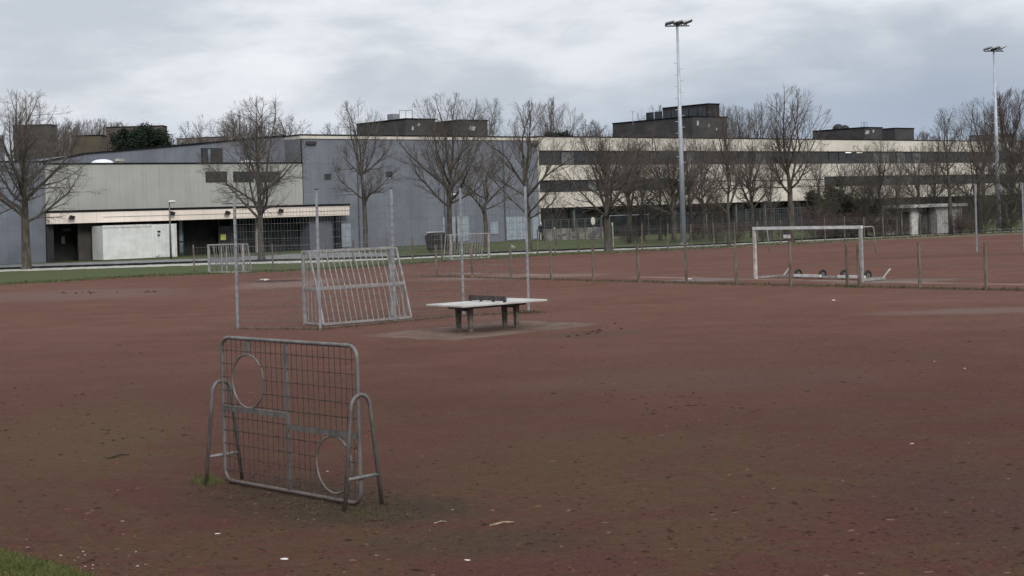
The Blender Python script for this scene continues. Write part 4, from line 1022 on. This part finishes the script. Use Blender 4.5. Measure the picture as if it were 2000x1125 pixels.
for i, (px, base, top, wx_, l) in enumerate(((1620,466,345,.8,'many stemmed bare shrub tree at the edge of the dark green shrubs'),(1728,461,340,.6,'many stemmed bare shrub tree just left of the hut'),(1878,457,350,.6,'many stemmed bare shrub tree just right of the hut'),(1925,456,345,.7,'many stemmed bare shrub tree near the right mast foot'),(1975,453,318,.9,'many stemmed bare shrub tree at the far right'),(1690,463,330,.8,'many stemmed bare shrub tree left of the tent'),(1300,468,360,.7,'many stemmed bare shrub tree behind the mast foot'),(1400,470,350,.7,'many stemmed bare shrub tree beside the dense upright tree'))):
    place_tree('U', px, base, top, l, 77*i+5, name='shrub_tree', wx=wx_, cat='shrub', group='many stemmed shrub trees')
for i, (px, top, Y, wx_, l) in enumerate(((1668,352,150,1.1,'dense dark shrub tree in the background left of the tent'),(1700,345,160,1.0,'dense dark shrub tree directly above the tent'),(1742,350,165,1.0,'dense dark shrub tree above the left end of the hut roof'),(1785,345,172,1.1,'dense dark shrub tree above the middle of the hut roof'),
    (1830,348,172,1.1,'dense dark shrub tree above the right end of the hut roof'),(1880,343,170,1.2,'dense dark shrub tree left of the right mast against the wing'),(1930,342,172,1.2,'dense dark shrub tree behind the right mast against the wing'),(1985,340,172,1.2,'dense dark shrub tree by the right edge against the wing'),(1640,358,150,1.0,'dense dark shrub tree behind the dark green shrubs'))):
    place_tree('U', px, 440, top, l, 31*i, name='shrub_tree', wx=wx_, Y=Y, cat='shrub', group='many stemmed shrub trees')
shrub_green(7, 1625, 464, 372, 26, 'low dark green shrub between the two taller green shrub masses', SHR, n=5500)
shrub_green(8, 1665, 463, 385, 22, 'small dark green shrub right of the green shrub masses', SHR, n=4500)

# ------------------------------------------------------------------ grass tufts, weeds, debris
def tufts(name, spots, mat, label, hmin=.03, hmax=.10, wid=.006, seed=1, kind='stuff', spread=.04):
    rnd = random.Random(seed); b = MB()
    for (x, y, n, sc_) in spots:
        for i in range(n):
            px_, py_ = x+rnd.gauss(0, spread*sc_), y+rnd.gauss(0, spread*sc_); h = rnd.uniform(hmin, hmax)*sc_; a = rnd.uniform(0, 6.28); w_ = wid*sc_*rnd.uniform(.7,1.5)
            lx, ly = rnd.gauss(0,.45)*h, rnd.gauss(0,.45)*h; cx_, cy_ = math.cos(a)*w_, math.sin(a)*w_; k = len(b.v)
            b.v += [(px_-cx_,py_-cy_,0),(px_+cx_,py_+cy_,0),(px_+lx*.5+cx_*.6,py_+ly*.5+cy_*.6,h*.6),(px_+lx,py_+ly,h)]; b.face((k,k+1,k+2)); b.face((k,k+2,k+3))
    return tag(b.build(name, mat), label, None, None, kind)
BLADE = NT('grass blade', .9, .08); pp_ = BLADE.pos(); cg = BLADE.mix(BLADE.ramp(BLADE.noise(pp_, 2.5, 4), .35, .65), (.060,.088,.020), (.100,.108,.038)); cg = BLADE.mix(BLADE.ramp(BLADE.noise(pp_, 60, 2), .5, .62), cg, (.13,.115,.06)); BLM = BLADE.done(cg)
WEED = NT('weed blade', .85, .15); pp_ = WEED.pos(); cg = WEED.mix(WEED.ramp(WEED.noise(pp_, 3, 4), .4, .6), (.065,.075,.028), (.085,.07,.04)); WEM = WEED.done(cg)
rnd = random.Random(12); sp = []
# bank grass at the bottom left corner
tri = [G(-40,1048), G(0,1062), G(60,1076), G(120,1090), G(165,1106), G(205,1126)]
for i in range(3600):
    px_ = rnd.uniform(-40, 230); py_ = rnd.uniform(1045, 1150); lim = 1062+px_*.235+(px_/205)**4*16 if px_ > 0 else 1062
    dd_ = py_-lim-12
    if dd_ < -2 or (dd_ < 14 and rnd.random() > (dd_+4)/20): continue
    g = G(px_, py_); sp.append((g.x, g.y, 9, rnd.uniform(.6,1.15)))
tufts('grass', sp, BLM, 'short green grass at the bottom left corner', .015, .055, .004)
sp = []
for i in range(70):
    g = G(405+rnd.gauss(0,16), 941+rnd.gauss(0,5)); sp.append((g.x, g.y, 9, rnd.uniform(.4,1)))
tufts('grass', sp, BLM, 'green grass tuft at the left foot of the target wall', .02, .09, .004, 2)
sp = []
for i in range(420):
    t = rnd.random(); g = G(440+t*330+rnd.gauss(0,12), 955+t*45+rnd.gauss(0,14)); sp.append((g.x, g.y, 5, rnd.uniform(.3,.8)))
for i in range(160): g = G(690+rnd.gauss(0,50), 1005+rnd.gauss(0,8)); sp.append((g.x, g.y, 6, rnd.uniform(.3,.9)))
tufts('weeds', sp, WEM, 'sparse weeds and moss under the target wall', .01, .05, .004, 3)
sp = []
for a_, b_ in zip(fp, fp[1:]):
    for i in range(90):
        q = a_.lerp(b_, rnd.random()); sp.append((q.x+rnd.gauss(0,.10), q.y+rnd.gauss(0,.12), 4, rnd.uniform(.4,1.1)))
for i in range(60): sp.append((fp[4].x+rnd.gauss(-.1,.3), fp[4].y+rnd.gauss(0,.2), 6, rnd.uniform(.6,1.3)))
tufts('weeds', sp, WEM, 'weeds growing along the foot of the tall mesh fence', .03, .12, .008, 4)
sp = []
lfp = [G(*p) for p in lp]
for a_, b_ in zip(lfp, lfp[1:]):
    for i in range(80):
        q = a_.lerp(b_, rnd.random()); sp.append((q.x+rnd.gauss(0,.1), q.y+rnd.gauss(0,.35), 3, rnd.uniform(.5,1.4)))
tufts('weeds', sp, WEM, 'dry weeds along the low wooden post fence', .02, .10, .012, 5)
sp = []
x = -20
while x < 2020:
    g = G(x, eg(x)+rnd.uniform(-2.2,.8)); sp.append((g.x, g.y, 5, rnd.uniform(.6,1.5))); x += 1.1
tufts('grass', sp, simple('verge grass blade', (.062,.078,.026), (.085,.08,.035), .4, .9), 'ragged grass along the far edge of the clay', .03, .14, .02, 6, spread=.25)
sp = []
for i in range(9000):
    px_ = rnd.uniform(-20, 1200); y1 = eg(px_)
    g = G(px_, rnd.uniform(y1-(22 if px_<600 else 12), y1-1)); sp.append((g.x, g.y, 2, rnd.uniform(.6,1.2)))
# debris on the clay
def scatter(name, n, mat, label, rng, size, seed, flat=.45):
    rnd = random.Random(seed); b = MB()
    for i in range(n):
        px_, py_ = rng(rnd); g = G(px_, py_)
        s = size*min(rnd.lognormvariate(0, .5), 2.0); a = rnd.uniform(0, 3.14); k = len(b.v); nn = 5; el = rnd.uniform(1, 2.2)
        for j in range(nn):
            t = 2*math.pi*j/nn; ux, uy = math.cos(t)*s*el*rnd.uniform(.7,1.2), math.sin(t)*s*rnd.uniform(.7,1.2)
            b.v.append((g.x+ux*math.cos(a)-uy*math.sin(a), g.y+ux*math.sin(a)+uy*math.cos(a), .002))
        b.v.append((g.x, g.y, s*flat*2))
        for j in range(nn): b.face((k+j, k+(j+1) % nn, k+nn))
    return tag(b.build(name, mat), label, None, None, 'stuff')
def field(rnd):
    y = 600+(1150-600)*rnd.random()**.75; return rnd.uniform(-40, 2040), y
def under(rnd): t = rnd.random(); return 430+t*370+rnd.gauss(0,30), 955+t*55+rnd.gauss(0,20)
CLOD = simple('dark soil crumb', (.045,.028,.020), (.028,.018,.013), 6, .97, spec=.02); REDC = simple('red clay crumb', (.12,.052,.038), (.075,.033,.024), 6, .97, spec=.02); PEB = simple('pale pebble', (.36,.32,.28), (.22,.19,.16), 9, .9, spec=.05); LEAF = simple('dead leaf', (.14,.095,.055), (.08,.055,.032), 6, .8)
scatter('soil_crumbs', 3800, CLOD, 'dark soil crumbs scattered on the clay', field, .0135, 1, .22); scatter('soil_crumbs', 480, CLOD, 'larger dark clods and crumbs scattered on the clay', field, .021, 11, .2); scatter('clay_grit', 350, simple('light clay crumb', (.15,.075,.055), (.11,.052,.038), 5, .95), 'lighter clay crumbs scattered on the pitch', field, .015, 12, .25); scatter('clay_grit', 5200, REDC, 'red clay crumbs scattered on the pitch', field, .012, 2, .22)
scatter('gravel', 80, PEB, 'tiny pale pebbles scattered on the clay', field, .009, 3, .25)
scatter('leaf_litter', 70, LEAF, 'dead leaf bits scattered on the clay', field, .014, 4, .12)
scatter('leaf_litter', 420, LEAF, 'leaf crumbs under the target wall', under, .010, 5, .2); scatter('soil_crumbs', 700, CLOD, 'dark crumbs of soil under the target wall', under, .013, 6, .3)
scatter('gravel', 50, PEB, 'pale pebbles and leaf bits beside the corner grass', lambda r: (r.uniform(30, 300), 1078+r.random()*35), .007, 7)
def line_(x0, y0, x1, y1, sx, sy):
    def f(r): t = r.random(); return x0+(x1-x0)*t+r.gauss(0,sx), y0+(y1-y0)*t+r.gauss(0,sy)
    return f
scatter('soil_crumbs', 40, CLOD, 'broken line of dark clods on the clay at the left', line_(120,574,325,569,12,1), .045, 21, .3)
scatter('soil_crumbs', 30, CLOD, 'short dark scrape marks right of the table paving', line_(1120,655,1210,638,10,3), .035, 22, .25)
scatter('soil_crumbs', 60, CLOD, 'dark scrapes on the clay at the middle left', line_(0,800,300,845,40,30), .022, 23, .25)
scatter('soil_crumbs', 60, CLOD, 'dark scrapes on the clay at the middle right', line_(1150,770,1500,800,60,12), .022, 24, .25)
scatter('soil_crumbs', 70, CLOD, 'dark crumbs on the clay near the lower right corner', line_(1550,1000,1980,1050,50,35), .018, 25, .25)
# single things lying about
def stick(px0, py0, px1, py1, r, mat, label):
    a_, b_ = G(px0, py0), G(px1, py1); mdp = a_.lerp(b_, .55)
    o = MB().tube([(a_.x,a_.y,r),(mdp.x,mdp.y+.01,r*2.2),(b_.x,b_.y,r*1.1)], [r,r*.9,r*.5], 6).build('stick', mat); tag(o, label, 'stick')
STK = simple('dry stick', (.34,.27,.19), (.16,.12,.08), 12, .8); STD = simple('dark stick', (.05,.038,.03), (.035,.025,.02), 8, .9)
stick(957, 1029, 1004, 1022, .011, STK, 'pale dry stick on the clay right of the target wall'); stick(210, 897, 253, 889, .013, STD, 'dark forked stick on the clay left of the target wall'); stick(848, 1024, 872, 1020, .008, STK, 'short broken twig nearer the target wall than the pale stick')
def scrap(px, py, s, label, mat, name='litter', cat='litter'):
    g = G(px, py); r = random.Random(label); b = MB(); b.blob((0,0,s*.12), s, s*.55, s*.16, r, 8, 4, .35); o = b.build(name, mat); o.location = g; o.rotation_euler = (0,0,r.uniform(0,3)); tag(o, label, cat)
WP = simple('white paper scrap', (.58,.55,.50), (.40,.37,.33), 9, .7)
for (px, py, s, l) in ((515,548,.28,'white scrap on the dark muddy patch behind the fence'),(1347,546,.16,'white scrap on the wet patch by the low fence'),(1628,587,.10,'white scrap on the clay below the football goal'),(1781,867,.030,'bright white scrap on the clay in the lower right'),
    (555,1093,.05,'crumpled whitish scrap near the bottom edge'),(913,1095,.035,'curled pale scrap near the bottom centre'),(640,921,.022,'white scrap seen inside the lower hoop'),(1884,720,.035,'tiny white scrap far out on the right'),(425,1043,.03,'pale scrap below the left stand of the target wall'),
    (590,963,.035,'pale crumpled leaf on the bottom rail of the target wall'),(745,535,.09,'white scrap behind the large cage goal'),(733,633,.07,'pale stone under the back bar of the large cage goal'),(1825,706,.03,'whitish scrap at the right side of the pitch')):
    scrap(px, py, s, l, WP)
scrap(1577,765,.05,'dark clod alone on the clay right of centre',CLOD,'clod','clod'); scrap(1893,668,.06,'dark clod far out on the right of the clay',CLOD,'clod','clod')

# ------------------------------------------------------------------ light and sky
SE, SAZ = 30, 200            # elevation, direction towards which sun stands (deg, Blender x axis ccw)
sun = bpy.data.lights.new('sun', 'SUN'); sun.energy = 1.9; sun.angle = R(20); sun.color = (1,.96,.9)
so = bpy.data.objects.new('sun', sun); COL.objects.link(so)
az = R(290); sdir = Vector((math.cos(R(SE))*math.cos(az), math.cos(R(SE))*math.sin(az), math.sin(R(SE))))
so.rotation_euler = sdir.to_track_quat('Z', 'Y').to_euler()
w = bpy.data.worlds.new('World'); sc.world = w; w.use_nodes = True; t = w.node_tree
bg = t.nodes['Background']
class WT(NT):
    def __init__(s): s.t = t
wn = WT()
sky = wn.n('ShaderNodeTexSky', sky_type='NISHITA'); sky.sun_disc = False; sky.sun_elevation = R(SE); sky.sun_rotation = math.pi/2-az; sky.air_density = 1.5; sky.dust_density = 3
tc_ = wn.n('ShaderNodeTexCoord').outputs['Generated']; sep = wn.n('ShaderNodeSeparateXYZ'); wn.put(sep.inputs[0], tc_)
v1 = wn.scale(tc_, (6.5, 6.5, 15.0), rot=(0, R(4), 0), loc=(2.3, .8, .2))
n1 = wn.noise(v1, 1.0, 7, .50, .25); v2 = wn.scale(tc_, (3, 3, 14), loc=(3.1, 1, .6)); n2 = wn.noise(v2, 1.0, 5, .5, .3); n3 = wn.noise(wn.scale(tc_, (12,12,44)), 1.0, 6, .6)
light = (.88,.905,.96); grey = (.575,.62,.70); blue = (.31,.39,.52)
c = wn.mix(wn.ramp(wn.math('ADD', n1, wn.math('MULTIPLY_ADD', n3, .34, -.17)), .34, .64), grey, light)
# lower sky and to the right: darker blue grey cloud base, pale gaps near the horizon
lowr = wn.math('MULTIPLY', wn.ramp(wn.math('ADD', sep.outputs[0], wn.math('MULTIPLY_ADD', n2, .5, -.25)), -.05, .30), wn.math('SUBTRACT', 1.0, wn.ramp(wn.math('ADD', sep.outputs[2], wn.math('MULTIPLY_ADD', n2, .10, -.05)), .055, .135)))
c = wn.mix(wn.math('MULTIPLY', lowr, .82), c, blue)
lowa = wn.math('MULTIPLY', wn.math('SUBTRACT', 1.0, wn.ramp(sep.outputs[2], .02, .09)), wn.ramp(n2, .32, .55))
c = wn.mix(wn.math('MULTIPLY', lowa, .8), c, (.43,.52,.65))
sk = wn.n('ShaderNodeVectorMath', operation='SCALE'); wn.put(sk.inputs[0], sky.outputs[0]); sk.inputs[3].default_value = .10
c = wn.mix(.93, sk.outputs[0], c)
# overcast sky is brighter overhead
zen = wn.math('MULTIPLY_ADD', wn.ramp(sep.outputs[2], .15, .9), .75, 1.0)
fin = wn.n('ShaderNodeVectorMath', operation='SCALE'); wn.put(fin.inputs[0], c); wn.put(fin.inputs[3], zen)
wn.put(bg.inputs['Color'], fin.outputs[0]); bg.inputs['Strength'].default_value = 1.0

sc.view_settings.view_transform = 'Standard'; sc.view_settings.look = 'None'; sc.view_settings.gamma = 1; sc.view_settings.exposure = 0
sc.cycles.max_bounces = 5; sc.cycles.diffuse_bounces = 3; sc.cycles.glossy_bounces = 2
